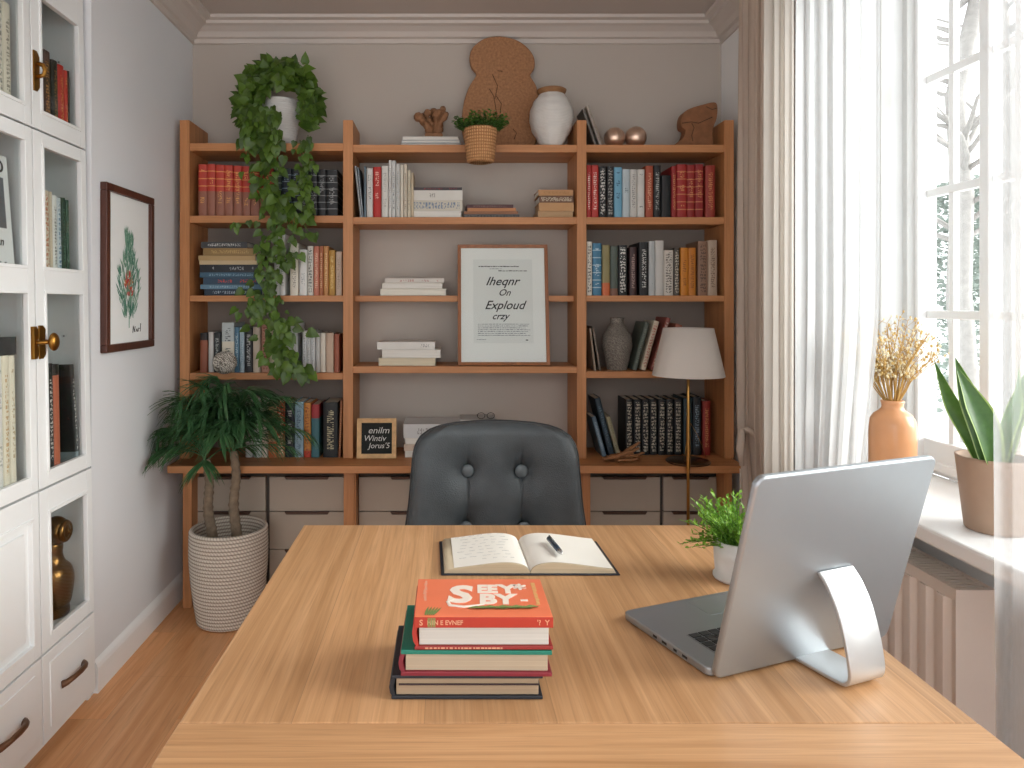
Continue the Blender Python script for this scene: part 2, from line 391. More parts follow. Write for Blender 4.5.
# ------------------------------------------------------------------ curtains
def curtain(name, X0, ya, yb, n, amp, mat, label, z0=.02, z1=2.55, low=None, ph=0, nu=220, hem=None):
    def fn(u, v):
        z = z0+(z1-z0)*v
        a, b_ = ya, yb
        if low:                                      # below a height the free edges draw in
            k = min(1, max(0, (low[0]-z)/low[1])); k = k*k*(3-2*k); a = ya+(low[2]-ya)*k; b_ = yb+(low[3]-yb)*k
        y = a+(b_-a)*u
        am = amp*(.75+.25*math.sin(2.1*v+3*u))
        x = X0+am*math.sin(2*math.pi*n*u+ph+.5*math.sin(3*v+5*u))+.3*am*math.sin(2*math.pi*n*2.3*u+1.3+1.2*v)
        y += .008*math.sin(2*math.pi*n*2*u+.7)
        return (x, y, z)
    t = thing(name, (X0, (ya+yb)/2, z0), label, 'curtain')
    MB().grid(fn, nu, 60).build('fabric', mat, t)
    return t
M_beige = fabric('#d2c1b2', 0, .25, name='beige_curtain_cloth'); M_linen = fabric('#e6e0d8', 0, .4, name='linen_cloth')
M_sheer = fabric('#eef0f1', .33, .6, 500, name='sheer_cloth'); M_sheer2 = fabric('#f4f5f6', .7, .6, 500, name='thin_sheer_cloth')
ct = curtain('curtain', 1.1, 2.62, 2.385, 4, .018, M_beige, 'beige drape hanging beside the bookcase, gathered by a small tieback', low=(.95, .3, 2.56, 2.385))
tp = [(1.1+.03*math.cos(a), 2.52+.045*math.sin(a), .88+.02*math.sin(a*2)) for a in [i*math.pi/8 for i in range(17)]]
MB().tube(tp, .011, 8).tube([(1.06, 2.5, .9), (1.05, 2.49, .83), (1.06, 2.5, .77)], [.012, .015, .008], 8).build('tieback', M_beige, ct)
curtain('curtain', 1.075, 2.352, 2.172, 3, .014, M_linen, 'opaque off white linen curtain between beige drape and sheer curtain', ph=1)
curtain('curtain', 1.075, 2.15, 1.735, 6, .013, M_sheer, 'white sheer curtain beside the terracotta vase, drawn in toward its hem', low=(1.4, .7, 2.145, 1.815), ph=.4)
curtain('curtain', 1.07, 1.355, .62, 9, .018, M_sheer2, 'thin see-through curtain edge hanging in front of the snake plant', ph=2.4)
t = thing('curtain_rail', (1.08, 1.8, 2.56), 'slim white curtain rail running above the window curtains', 'curtain rail')
MB().tube([(1.085, .5, 2.57), (1.085, 2.75, 2.57)], .012, 10).build('rod', M_white, t)
for y in (.6, 1.6, 2.65): MB().box(1.075, 1.095, y-.01, y+.01, 2.57, ZC-.0015).build('bracket', M_white, t)

# ------------------------------------------------------------------ radiator
t = thing('radiator', (1.2, 1.9, .1), 'white ribbed panel radiator under the window sill', 'radiator')
rx0, rx1, ry0, ry1, rz0, rz1 = 1.157, 1.25, 1.585, 2.75, .12, .70
M_rad = plain('#d9cfc6', .45, var=.02)
mb = MB()
y = ry0+.03; prof = [(rx0+.012, ry0+.004)]
while y < ry1-.05:
    prof += [(rx0+.012, y), (rx0, y+.012), (rx0, y+.034), (rx0+.012, y+.046)]; y += .058
prof += [(rx0+.012, ry1-.004), (rx0+.03, ry1-.004), (rx0+.03, ry0+.004)]
mb.prism(prof, rz0+.02, rz1-.03, 'Z'); mb.box(rx0+.004, rx0+.03, ry0+.003, ry1-.003, rz1-.03, rz1-.004); mb.box(rx0+.004, rx0+.03, ry0+.003, ry1-.003, rz0, rz0+.02)
mb.build('front_panel', M_rad, t, bevel=.002)
for y in (ry0, ry1-.003): MB().box(rx0, rx1, y, y+.003, rz0, rz1).build('side_panel', M_rad, t)
mb = MB().box(rx0+.001, rx0+.012, ry0+.004, ry1-.004, rz1-.004, rz1).box(rx1-.012, rx1, ry0+.004, ry1-.004, rz1-.004, rz1)
for i in range(70):
    yy = ry0+.012+i*(ry1-ry0-.024)/69; mb.box(rx0+.012, rx1-.012, yy-.003, yy+.003, rz1-.004, rz1)
mb.build('top_grille', M_rad, t)
MB().box(rx1-.02, rx1, ry0+.01, ry1-.01, rz0, rz1-.02).build('back_panel', M_rad, t)
for y in (1.75, 2.55):
    MB().box(rx1-.001, XR-.0015, y-.015, y+.015, .25, .6).build('wall_bracket', M_rad, t); MB().tube([(rx1-.03, y, rz0+.01), (rx1-.03, y, 0)], .009, 8).build('pipe', M_rad, t)

# ------------------------------------------------------------------ bookcase
YF = 3.12; DB = 3.365
UX = [(-1.183, -1.139), (gx(343, YF), gx(353, YF)), (gx(577, YF), gx(586.5, YF)), (gx(724.5, YF), gx(734, YF))]
bc = thing('bookcase', (0, 3.24, .656), 'tall open oak bookcase with three bays along the back wall', 'bookcase')
for i, (a, b_) in enumerate(UX): MB().box(a, b_, YF, DB, .6565, gz(120, YF)).build('upright', W_Z, bc, bevel=.002)
Zs = {'L': [gz(143, YF), gz(215.5, YF), gz(295.5, YF), gz(373, YF)], 'C': [gz(144.5, YF), gz(217, YF), gz(295.5, YF), gz(366.5, YF)], 'R': [gz(144.5, YF), gz(217, YF), gz(295.5, YF), gz(371.5, YF)]}
for bay, i in (('L', 0), ('C', 1), ('R', 2)):
    for k, z in enumerate(Zs[bay]):
        th = [.034, .032, .027, .03][k]
        MB().box(UX[i][1], UX[i+1][0], 3.2 if (bay == 'C' and k == 2) else YF+.004, DB-.003, z-th, z).build('shelf', W_X, bc, bevel=.0015)
for i in (0, 2): MB().box(UX[i][1], UX[i+1][0], DB-.003, DB, .6565, Zs['L'][0]).build('back_panel', M_backpanel, bc)
ctp = MB().box(-1.183, 1.283, 2.98, 3.366, .624, .656).build('countertop', W_X, bevel=.003)
tag(ctp, 'long oak counter board under the bookcase, above the taupe drawers', 'countertop')
ZS = .656
# drawer cabinets below
YD = 3.17
rows = [(.562, .408), (.404, .236), (.232, .075)]
def drawer_cabinet(xa, xb, cols, posts, label):
    t = thing('drawer_cabinet', ((xa+xb)/2, 3.25, 0), label, 'cabinet', 'drawer cabinets under the counter')
    for a, b_ in posts: MB().box(a, b_, 3.095, 3.36, 0, .6235).build('side_panel', W_Z, t, bevel=.002)
    ia, ib = posts[0][1], (posts[1][0] if len(posts) > 1 else xb)
    MB().box(ia, ib, YD+.02, 3.345, .07, .6235).build('carcass', plain('#4a423b', .8), t)
    for a, b_ in cols:
        for zt, zb in rows:
            d = MB().box(a+.002, b_-.002, YD, YD+.019, zb, zt).build('drawer', M_taupe, t, bevel=.0015)
            c = (a+b_)/2; hw = min(.09, (b_-a)*.3)
            MB().prism([(c-hw-.012, zt+.004), (c+hw+.012, zt+.004), (c+hw+.004, zt-.009), (c-hw-.004, zt-.009)], YD-.012, YD+.001, 'Y').build('handle', M_bronze, d, bevel=.002)
    return t
k = lambda p: gx(p, YD)
drawer_cabinet(-1.16, k(357)-.003, [(k(192), k(266)), (k(269), k(345.5))], [(-1.16, -1.12), (k(346), k(357)-.003)], 'taupe drawer cabinet behind the woven basket, with oak side posts')
drawer_cabinet(k(357), k(577.5), [(k(358.5), k(467)), (k(468.5), k(576.5))], [(k(357)-.002, k(358)), (k(576.8), k(577.5))], 'taupe drawer cabinet directly behind the dark leather chair')
drawer_cabinet(k(578), 1.27, [(k(588), k(660.5)), (k(663), 1.232)], [(k(578), k(587)), (1.235, 1.27)], 'taupe drawer cabinet below the black encyclopedia volumes and white lamp')

# ------------------------------------------------------------------ books
ORD = 'first second third fourth fifth sixth seventh eighth ninth tenth eleventh twelfth thirteenth fourteenth fifteenth sixteenth seventeenth'.split()
def book_mesh(w, d, h, cover, pages, name='book'):
    """Upright book, spine to -Y, base at origin: a U-shaped cover around a page block."""
    c = .0022; r = min(.006, w*.3); mb = MB()
    out = [(-w/2, d), (-w/2, r)] + [(-w/2*math.cos(a), r-r*math.sin(a)) for a in (.5, 1.0, math.pi/2, math.pi-1.0, math.pi-.5)] + [(w/2, r), (w/2, d)]
    mb.prism(out + [(w/2-c, d), (w/2-c, r+c), (-w/2+c, r+c), (-w/2+c, d)], 0, h, 'Z', 0)
    mb.box(-w/2+c, w/2-c, r+c, d-.004, .003, h-.004, 1)
    return mb.build(name, [cover, pages], loc=(0, 0, 0))
def flat_mesh(L, D, T, cover, pages):
    """Book lying flat: spine along X on the -Y side."""
    c = min(.0025, T*.16); mb = MB()
    sp = [(0, 0), (D, 0), (D, c), (c, c), (c, T-c), (D, T-c), (D, T), (0, T)]
    mb.prism([(y, z) for y, z in sp], -L/2, L/2, 'X', 0)
    mb.box(-L/2+.003, L/2-.003, c, D-.004, c, T-c, 1)
    return mb.build('book', [cover, pages], loc=(0, 0, 0))
def paper_mesh(L, D, T, cover, pages):
    """Paperback or magazine lying flat with its page edges to the front."""
    c = min(.002, T*.14); mb = MB()
    mb.box(-L/2, L/2, 0, D, 0, c, 0); mb.box(-L/2, L/2, 0, D, T-c, T, 0); mb.box(-L/2, -L/2+c, 0, D, c, T-c, 0)
    mb.box(-L/2+c, L/2-.003, .004, D-.003, c, T-c, 1)
    return mb.build('book', [cover, pages], loc=(0, 0, 0))
PG, PGW = pages_mat('#e4dac6'), pages_mat('#f1ede4')
def shelf_row(specs, z, Y, where, group, depth=.17, first=0):
    n = 0; last = -9
    for s in specs:
        p0, p1, top, desc, base, *r = s
        ink, style, b2, sp = (r + [None]*4)[:4]
        x0, x1 = gx(p0, Y), gx(p1, Y)
        if x0 < last+.0006: x0 = last+.0006
        last = x1; w = x1-x0-.0004
        h = gz(top, Y)-z-.001
        o = book_mesh(w, depth+U(-.012, .012), h, bookmat(base, ink, style or 'plain', b2, sp or 0), PG)
        o.location = ((x0+x1)/2, Y+U(-.0, .006), z+.0006)
        tag(o, '%s book, %s from left on %s' % (desc, ORD[n+first], where), 'book', group); n += 1
def lean_book(p_bot, Y, z, w, d, h, ang, cover, label, group):
    """Book leaning sideways by ang (positive: top to the right); p_bot is where its lower inner corner stands."""
    o = book_mesh(w, d, h, cover, PG)
    x = gx(p_bot, Y); cx = w/2 if ang < 0 else -w/2
    # stand on the corner that carries it
    o.rotation_euler = (0, ang, 0)
    off = Matrix.Rotation(ang, 3, 'Y') @ Vector((w/2 if ang > 0 else -w/2, 0, 0))
    o.location = (x-off.x, Y, z+.0008-off.z)
    tag(o, label, 'book', group); return o
Y1 = 3.135
RB = ('#b5382a', '#e0a45c', 'bands', '#8d5a48', .48)
BK = ('#1b1d20', '#8d8f8e', 'bands')
g = 'books standing in the top row of the ivy bay'
shelf_row([(197.5, 206.5, 164, 'red topped brown bound', *RB), (206.5, 215, 164, 'red topped brown bound', *RB), (215, 224, 164.5, 'red topped brown bound', *RB), (224, 232.7, 165, 'red topped brown bound', *RB),
   (233, 241.5, 165.5, 'red topped brown bound', *RB), (241.7, 250, 166, 'red topped brown bound', *RB), (250.3, 259, 167, 'red topped brown bound', *RB), (259.5, 273, 168, 'wide red banded', '#a8322a', '#e0a45c', 'bands', '#7d4636', .45),
   (273.5, 281, 170, 'dark green', '#20302a', '#8a9a8a', 'bands'), (281.5, 291, 168, 'navy blue', '#1d2733', '#8496a3', 'bands'), (291.3, 300, 168.5, 'dark slate', '#20262c', '#8496a3', 'bands'),
   (300.4, 308.8, 169, 'black grey-banded', *BK), (309, 317, 169, 'black grey-banded', *BK), (317.3, 325.6, 169, 'black grey-banded', *BK), (326, 337.5, 169.5, 'thick black grey-banded', *BK)],
   Zs['L'][1], Y1, 'top row below ivy pot', g)
g = 'books standing beside the ivy in the second row'
shelf_row([(274, 279.5, 234, 'tall grey white', '#c9c9c6', '#77797a', 'text'), (279.7, 285, 234, 'tall pale grey', '#d3d2cf', '#6b6f70', 'text'), (289.5, 298, 243, 'cream', '#d8d2c4', '#8a8578', 'text'), (299, 307, 249.5, 'plain white', '#d9d9d5', '#8a8d8e', 'text2'),
   (307.3, 313, 246, 'black and white lettered', '#d0cdc4', '#23221f', 'bold'), (313.3, 318.8, 246, 'salmon pink', '#b9705a', '#e2c3a9', 'text'), (319, 323, 246, 'rust brown', '#a2613f', '#d9b08a', 'text'), (323.2, 328.3, 246, 'orange tan', '#b8824e', '#dfc08e', 'text'),
   (328.6, 334.8, 250, 'mustard yellow', '#ad8136', '#dcc07e', 'text'), (335.5, 341.8, 251.5, 'beige', '#bda896', '#8b7768', 'text')], Zs['L'][2], Y1, 'second row under the ivy', g)
g = 'books standing in the third row of the ivy bay'
shelf_row([(199.7, 207, 333, 'reddish brown black-topped', '#1f1b1a', None, 'plain', '#8d5038', .82), (207.6, 213, 332, 'pale grey', '#c3bfbb'), (213.3, 220.3, 332.5, 'black lettered', '#23282a', '#a7adab', 'text'), (221, 233.6, 322.5, 'tall pale blue-grey', '#b4bdbd', '#4a4f52', 'text2', '#cfc8b6', .62),
   (234, 239, 327, 'steel blue', '#4d7288', '#b9cdd6', 'text'), (239.2, 244, 327.5, 'pale blue', '#a9bcc6', '#6f8694', 'text'), (244.3, 252.2, 328.5, 'black white-lettered', '#1e1f22', '#d0d2d2', 'text'), (252.6, 260, 327, 'beige', '#c3b3a2'),
   (261, 269, 323, 'pinkish brown', '#b08470', '#8a3b33', 'bold'), (269.3, 280.6, 325, 'cream', '#d5c9ae'), (281, 297.2, 323, 'large plain white', '#c6c8c8'), (302, 306.3, 331, 'thin white', '#cfd0d0', '#8a8c8e', 'text'), (306.5, 310.3, 331, 'thin white', '#d2d2d0', '#8a8c8e', 'text'),
   (310.5, 315, 331, 'thin white', '#cbcccb', '#8a8c8e', 'text'), (315.4, 319.8, 333, 'thin grey', '#b8b6b2'), (320, 325.2, 333, 'cream white', '#d8d0c2'), (325.5, 333.4, 333, 'warm beige', '#bda48f')], Zs['L'][3], Y1, 'third row behind white ball', g)
shelf_row([(333.8, 339.2, 334, 'terracotta brown', '#97543d', '#b98', 'plain')], Zs['L'][3], Y1, 'the right end of the ivy bay', g)
g = 'books standing on the counter behind the palm'
shelf_row([(245, 252.3, 402, 'off white grey', '#c7c9c6', '#75787a', 'text'), (253.4, 261, 402, 'pale mint white', '#cad3ce', '#93a09b', 'text2'), (261.4, 267.2, 403, 'cream and brown', '#cfc4b4', '#4a3a30', 'text2'), (268, 276.2, 404, 'brown and tan', '#b59a76', '#6b3f2c', 'text', '#a85f34', .3),
   (276.6, 284.2, 402, 'orange red lettered', '#bb4a2e', '#e8cdb2', 'bold', '#9a7550', .4), (284.6, 293.8, 403, 'dark navy lettered', '#1c232c', '#c8c9c4', 'text2'), (294.1, 303, 402, 'light blue lettered', '#8fabba', '#39546a', 'text'), (303.5, 310.4, 403, 'orange and teal', '#c98740', '#7c2f22', 'bold', '#b8402c', .12),
   (311, 319, 404.5, 'teal red-topped', '#9b2f33', '#c9b8a8', 'plain', '#3d6a72', .74), (322.8, 337.8, 402.5, 'thick black gilt-lettered', '#14181a', '#b8b08e', 'text')], ZS, 3.14, 'counter behind the palm', g)
lean_book(340.6, 3.14, ZS, .0105, .16, .257, .034, bookmat('#8a5536', '#c89a6c', 'text'), 'brown lettered book leaning on right end of counter row behind palm', g)

g = 'books standing in the top row of the middle bay'
lean_book(360.1, Y1, Zs['C'][1], .0085, .17, .232, -.11, bookmat('#8f969a', '#c9cdcf', 'text'), 'thin grey book leaning at the left end of middle bay row', g)
lean_book(362.2, Y1, Zs['C'][1], .0065, .17, .224, -.10, bookmat('#6f7a82', '#c9cdcf', 'text'), 'thin slate grey book leaning second at left end of middle bay row', g)
shelf_row([(363.8, 366, 166, 'thin blue-grey', '#5d707c'), (366.4, 372.6, 168, 'pale grey white', '#cfcdc8', '#5a5a5a', 'text2'), (373, 381, 166.5, 'bright red', '#b3261f', '#e6b9a8', 'text2'), (381.4, 388.2, 165.5, 'off white', '#d2d0c9', '#a5a29a', 'text2'), (388.6, 391.6, 160, 'thin tall white', '#d6d5d1', '#77797a', 'text'),
   (391.8, 395.4, 160.3, 'tall white', '#d0d1cf', '#55585a', 'text'), (395.7, 400, 164, 'pale grey', '#c6c7c4', '#8a8c8c', 'text'), (400.2, 403.3, 164.5, 'thin cream', '#d6cfc0'), (403.5, 407.2, 164.3, 'beige white', '#c9bfae', '#8a7b68', 'text'), (407.5, 410.6, 170, 'short cream', '#cdc3ad', '#8a7b68', 'text'), (410.9, 413.6, 172.5, 'short beige', '#c0b196')],
   Zs['C'][1], Y1, "middle bay's upright row", g)
g = 'books standing in the top row of the right bay'
RD = '#8e1d1c', '#c98a58'
shelf_row([(586.8, 591.3, 165, 'narrow red white-lettered', '#a82a27', '#e6d6c8', 'text'), (591.7, 598.8, 165, 'red white-lettered', '#b53630', '#e6d6c8', 'text'), (599.3, 607, 166, 'black white-lettered', '#1e1e20', '#d9d7d0', 'bold'), (607.2, 614, 166, 'black grey-lettered', '#1f2022', '#a09e98', 'bold'), (614.4, 622.5, 167, 'sky blue', '#6fa5bf', '#21455a', 'text2'),
   (622.8, 630.2, 169, 'pale blue-grey', '#b8c5ca', '#5f6e75', 'text2'), (630.5, 637.6, 169, 'pale grey', '#c8c6c0', '#777', 'text2'), (637.9, 645.2, 169, 'white', '#cfcdc6', '#6b6b68', 'text2'), (646, 653.6, 165.5, 'rust orange', '#a24b31', '#d8a888', 'text'), (654, 661.4, 165, 'black lettered', '#17181a', '#b9bbb6', 'text'), (662, 671.5, 175, 'low plain black', '#121315'),
   (672, 677.2, 166, 'narrow dark red', RD[0], RD[1], 'text'), (677.5, 687.5, 164, 'thick red bound', '#9c2422', RD[1], 'bands'), (687.8, 695.6, 164.5, 'crimson red bound', RD[0], RD[1], 'bands'), (695.9, 704, 164, 'deep red bound', '#8a1a1c', RD[1], 'bands'), (706, 716, 165, 'brownish red lettered', '#963428', '#c98a58', 'text')], Zs['R'][1], Y1, "right bay's top row", g)
g = 'books standing in the second row of the right bay'
shelf_row([(586.8, 592.4, 241.5, 'white black-lettered', '#d6d1c4', '#2a2825', 'bold'), (593, 602, 243, 'blue banded', '#3f7896', '#bcd0d8', 'bands'), (602.6, 610.2, 245, 'olive orange-footed', '#8c8258', None, 'plain', '#c3653a', .25), (610.6, 618.2, 246, 'dark grey green', '#4e584f', None, 'plain', '#7a5443', .14), (618.8, 627.6, 245, 'black and white checked', '#1e2021', '#d9d8d0', 'bold'),
   (630, 637.2, 247, 'dark maroon', '#3a2323', '#a98f86', 'text'), (639.6, 649, 242, 'black white-titled', '#191a1c', '#cfcfca', 'text'), (649.2, 655.2, 241, 'tall pale grey', '#b4b8b8', '#8b8f90', 'text2'), (655.5, 664, 240.5, 'tall off white', '#c2bfb9'), (664.3, 674, 250, 'short white lettered', '#c4bdb2', '#4a4340', 'bold'), (674.4, 680.2, 248, 'dark patterned', '#4c443c', '#c4bba8', 'bold'),
   (681, 688.6, 247.5, 'orange', '#c57a1e', '#7a4210', 'text2'), (688.8, 696.4, 247.5, 'orange dark-titled', '#bd741f', '#6b3a10', 'text'), (698.4, 708.2, 241, 'brown patterned', '#8a6a55', '#4b352a', 'bold'), (708.5, 718, 240, 'beige brown-lettered', '#b09a86', '#6b5140', 'text')], Zs['R'][2], Y1, "right bay's second row", g)
g = 'books leaning on the vase shelf'
Zr3 = Zs['R'][3]
lean_book(594.5, 3.15, Zr3, .008, .15, .19, -.12, bookmat('#9d8c7a', '#6b5c4c', 'text'), 'thin tan book leaning against bookcase post beside grey vase, innermost', g)
lean_book(599.5, 3.15, Zr3, .008, .15, .20, -.17, bookmat('#6d6257', '#b5a795', 'text'), 'thin brown book leaning beside the grey patterned vase', g)
lean_book(637, 3.15, Zr3, .022, .16, .222, .27, bookmat('#4b5248', '#7a8274', 'text'), 'dark grey green book leaning right beside the grey vase', g)
lean_book(646, 3.15, Zr3, .024, .16, .228, .27, bookmat('#cbbfa8', '#a83a30', 'bold'), 'cream book with red lettering leaning right beside the lamp shade', g)
lean_book(655, 3.15, Zr3, .02, .16, .245, .3, bookmat('#8d4a40', '#d8cdbd', 'bold'), 'tallest leaning red patterned book next to the lamp shade', g)
lean_book(667, 3.15, Zr3, .03, .16, .215, .34, bookmat('#a4604a', '#d9c3ad', 'text'), 'terracotta book leaning mostly behind the lamp shade', g)
g = 'books leaning beside the encyclopedia'
lean_book(602.5, 3.15, ZS, .02, .15, .185, -.27, bookmat('#5f7686', '#a7b7c0', 'text'), 'blue-grey book leaning on post, shortest of leaning trio on counter', g)
lean_book(609.5, 3.15, ZS, .026, .15, .27, -.25, bookmat('#233540', '#54707f', 'text'), 'tall dark blue book leaning between two shorter books on counter', g)
lean_book(617, 3.15, ZS, .02, .15, .185, -.27, bookmat('#9a9478', '#5c573f', 'text'), 'olive grey book leaning last of trio next to the encyclopedia', g)
g = 'encyclopedia volumes on the counter'
EN = ('#16181b', '#b3aa98', 'bold')
Ye = 3.19
shelf_row([(626+i*8.15, 633.6+i*8.15, 399.5, 'black silver-lettered encyclopedia', *EN) for i in range(7)] + [(684, 692.6, 398, 'dark teal', '#26393c', '#7d8f90', 'text2'), (693.2, 701.6, 397, 'black blue-lettered', '#171d22', '#8fa3b0', 'text')],
   ZS, Ye, 'counter behind lamp pole', g, depth=.155)
shelf_row([(703, 711, 401, 'red', '#8f2a20', '#c98a58', 'text')], ZS, Ye, 'counter right of encyclopedia', g, depth=.155)

def flat_stack(specs, z, Y, where, group, kind='flat', D=.19):
    n = len(specs); zc = z+.0006
    for i, (p0, p1, th, desc, base, *r) in enumerate(reversed(specs)):
        ink, style, pg, mk = (r + [None]*4)[:4]
        T = th*Y/F-.0006; x0, x1 = gx(p0, Y), gx(p1, Y)
        fn = {'flat': flat_mesh, 'paper': paper_mesh}[mk or kind]
        o = fn(x1-x0, D+U(-.01, .01), T, bookmat(base, ink, style or 'plain', flat=True), pages_mat(pg) if pg else PGW)
        o.location = ((x0+x1)/2, Y+U(0, .006), zc); zc += T+.0006
        pos = 'at top of' if i == n-1 else ('at bottom of' if i == 0 else '%s from top of' % ORD[n-1-i])
        tag(o, '%s book lying %s %s' % (desc, pos, where), 'book', group)
    return zc
flat_stack([(201, 247, 6.2, 'dark grey white-lettered', '#3a3b3e', '#c9c9c4', 'text'), (203, 256, 7.4, 'olive tan', '#8f7345', '#b99a62', 'text'), (198, 255, 5, 'pale tan', '#b59768'), (199, 257, 4.2, 'cream edged', '#c2ad88'), (199.5, 259, 7.6, 'black lettered', '#20242a', '#a5a9ab', 'text2'),
   (199.5, 261, 5.3, 'blue', '#35566b', '#7d9bab', 'text'), (203, 262, 7, 'navy red-labelled', '#2c4459', '#c0402f', 'text2'), (200, 262, 4.6, 'light blue', '#5f8196', '#9eb9c6', 'text'), (204, 262, 6.4, 'dark blue lettered', '#1f3244', '#a3b2bd', 'text')], Zs['L'][2], 3.145, 'the stack beside the ivy strands', 'flat stacked books beside the ivy')
flat_stack([(411, 462, 3, 'thin dark red-marked', '#3b3236', '#a83a3c', 'text2'), (410, 462.5, 10, 'thick white', '#d6d3cb', '#77746c', 'text2'), (410, 462.5, 10.5, 'blue patterned', '#c9c3b4', '#40648a', 'bold'), (410, 462, 7, 'plain white', '#d6d4cc', None, None, None, 'paper')], Zs['C'][1], 3.145, 'white pile beside the upright row', 'first flat pile in the middle bay')
flat_stack([(466.5, 513.5, 3.4, 'dark purple red', '#4c2a2c', '#8a6a60', 'text'), (467.5, 516, 3.5, 'orange tan', '#b87c4e'), (464, 518, 3, 'brown edged', '#8d5f40', None, None, '#c9a67e'), (463.5, 519.5, 3.4, 'grey black', '#5b5a58', '#2c2c2e', 'bold')], Zs['C'][1], 3.145, 'low pile in middle bay', 'low flat pile in the middle bay')
flat_stack([(538.5, 573.5, 6, 'tan', '#b98a5a', '#9a6f42', 'text'), (539.5, 573.5, 7, 'brown white-patterned', '#6b4a34', '#d9cbb2', 'bold'), (539, 574, 8.4, 'plain tan', '#bf9262', None, None, '#c9a67e'), (538, 574, 6.8, 'pale tan', '#c4a078', None, None, '#c9a67e', 'paper')], Zs['C'][1], 3.15, 'small tan pile by bay post', 'small tan pile in the middle bay', D=.16)
flat_stack([(385, 444, 4.6, 'white red-marked', '#cfc9c0', '#a0362f', 'text2'), (382, 443, 5.8, 'off white', '#d9d3c4', None, None, None, 'paper'), (380, 446.5, 7, 'white page-edged', '#ddd8cb', None, None, '#f4f0e2', 'paper')], Zs['C'][2], 3.215, 'pile left of framed print top', 'white books beside the framed print', D=.14)
flat_stack([(377, 435, 7.6, 'white grey-lettered', '#dcd9d2', '#8b8a88', 'text2'), (382, 441, 8.4, 'plain white', '#e0ddd5', None, None, None, 'paper'), (378.5, 436, 8, 'cream page-edged', '#d6cbb4', None, None, '#e8dcc0', 'paper')], Zs['C'][3], 3.145, 'pile left of framed print foot', 'white books beside the foot of the framed print')
ztop = flat_stack([(403.5, 470, 14, 'thick grey and white', '#cfcfce', '#8a8784', 'text2', '#e4e1da'), (405, 468, 6.4, 'cream', '#d6cfc2', None, None, None, 'paper'), (404, 466, 6.4, 'pale brown-marked', '#cdb9a6', '#8a5a3f', 'text'), (405, 468, 6.6, 'white', '#dfdcd4', None, None, None, 'paper')], ZS, 3.14, 'magazine pile behind leather chair', 'magazine pile on the counter')
o = paper_mesh(.16, .15, .016, bookmat('#b9b9b7', '#5a4a42', 'bold', flat=True), PGW); o.location = (gx(478, 3.16), 3.16, ztop+.0006); o.location.z = ztop+.0006
tag(o, 'grey patterned magazine lying across the pile behind the leather chair', 'magazine')
zg = ztop+.0172
t = thing('eyeglasses', (gx(484, 3.17), 3.17, zg), 'thin wire eyeglasses lying on magazine pile behind the chair', 'glasses')
M_wire = plain('#2b2724', .3, metal=.8)
mb = MB(); gxm = gx(486, 3.17)
for s in (-1, 1):
    mb.tube([(gxm+s*.022+.017*math.cos(a), 3.17, zg+.016+.0135*math.sin(a)) for a in [i*math.pi/8 for i in range(17)]], .0016, 6)
mb.tube([(gxm-.006, 3.17, zg+.018), (gxm, 3.169, zg+.021), (gxm+.006, 3.17, zg+.018)], .0015, 6)
mb.build('rim', M_wire, t)
for s in (-1, 1): MB().tube([(gxm+s*.039, 3.17, zg+.018), (gxm+s*.04, 3.2, zg+.015), (gxm+s*.032, 3.26, zg+.004)], .0015, 6).build('temple', M_wire, t)
# books lying on top of the bookcase
zt = flat_stack([(402.5, 459, 3.6, 'thin white', '#d3d1cc', '#999', 'text2'), (401.5, 460, 3, 'thin pale grey', '#c5c6c6'), (401, 461.5, 4.2, 'white grey-marked', '#cfd0ce', '#70777c', 'text2')], Zs['C'][0], 3.17, 'thin pile under wooden carving', 'thin books on top of the bookcase', kind='paper', D=.16)
def tilt_book(p, ang, h, w, col, ink, lab):
    lean_book(p, 3.2, Zs['R'][0], w, .13, h, ang, bookmat(col, ink, 'text'), lab, 'books leaning on top of the bookcase')
tilt_book(595.5, -.33, .19, .012, '#6f6a64', '#9a948c', 'dark grey book leaning toward white vase atop bookcase, innermost')
tilt_book(600.5, -.33, .205, .016, '#a89c90', '#7b7066', 'light taupe book leaning toward white vase atop bookcase')

# ------------------------------------------------------------------ ornaments on the bookcase
def spline(pts, n=8, closed=True):
    out = []; N = len(pts)
    for i in range(N if closed else N-1):
        p = [Vector(pts[(i+k-1) % N] if closed else pts[min(max(i+k-1, 0), N-1)]) for k in range(4)]
        for j in range(n):
            t = j/n
            out.append(tuple(.5*((2*p[1])+(-p[0]+p[2])*t+(2*p[0]-5*p[1]+4*p[2]-p[3])*t*t+(-p[0]+3*p[1]-3*p[2]+p[3])*t**3)))
    return out
cork = plain('#a07350', .9, var=.28, vscale=90, bmp=.7, bscale=160)
def outline(zpts, ox, oy, sc, Y): return [(gx(ox+x/sc, Y), gz(oy+y/sc, Y)) for x, y in zpts]
ol = [(640, 60), (590, 68), (545, 98), (530, 135), (537, 172), (556, 200), (528, 245), (508, 300), (500, 360), (503, 420), (520, 465), (560, 487), (640, 489), (720, 489), (775, 478), (797, 430), (806, 360), (803, 300), (794, 245), (770, 203), (786, 175), (784, 138), (762, 105), (725, 78), (685, 65)]
Ysc = 3.31; ol = spline(outline(ol, 335, 20, 3.938, Ysc), 5)
zb = min(p[1] for p in ol); ol = [(x, (z-zb)*1.075+Zs['C'][0]+.001) for x, z in ol]
t = thing('cork_sculpture', (gx(500, Ysc), Ysc, Zs['C'][0]), 'flat brown cork sculpture of two rounded lobes leaning on the wall', 'sculpture')
MB().prism(ol, Ysc, Ysc+.035, 'Y', smooth=True).build('body', cork, t, bevel=.006, seg=3)
crk = plain('#4a3020', .95); mb = MB()
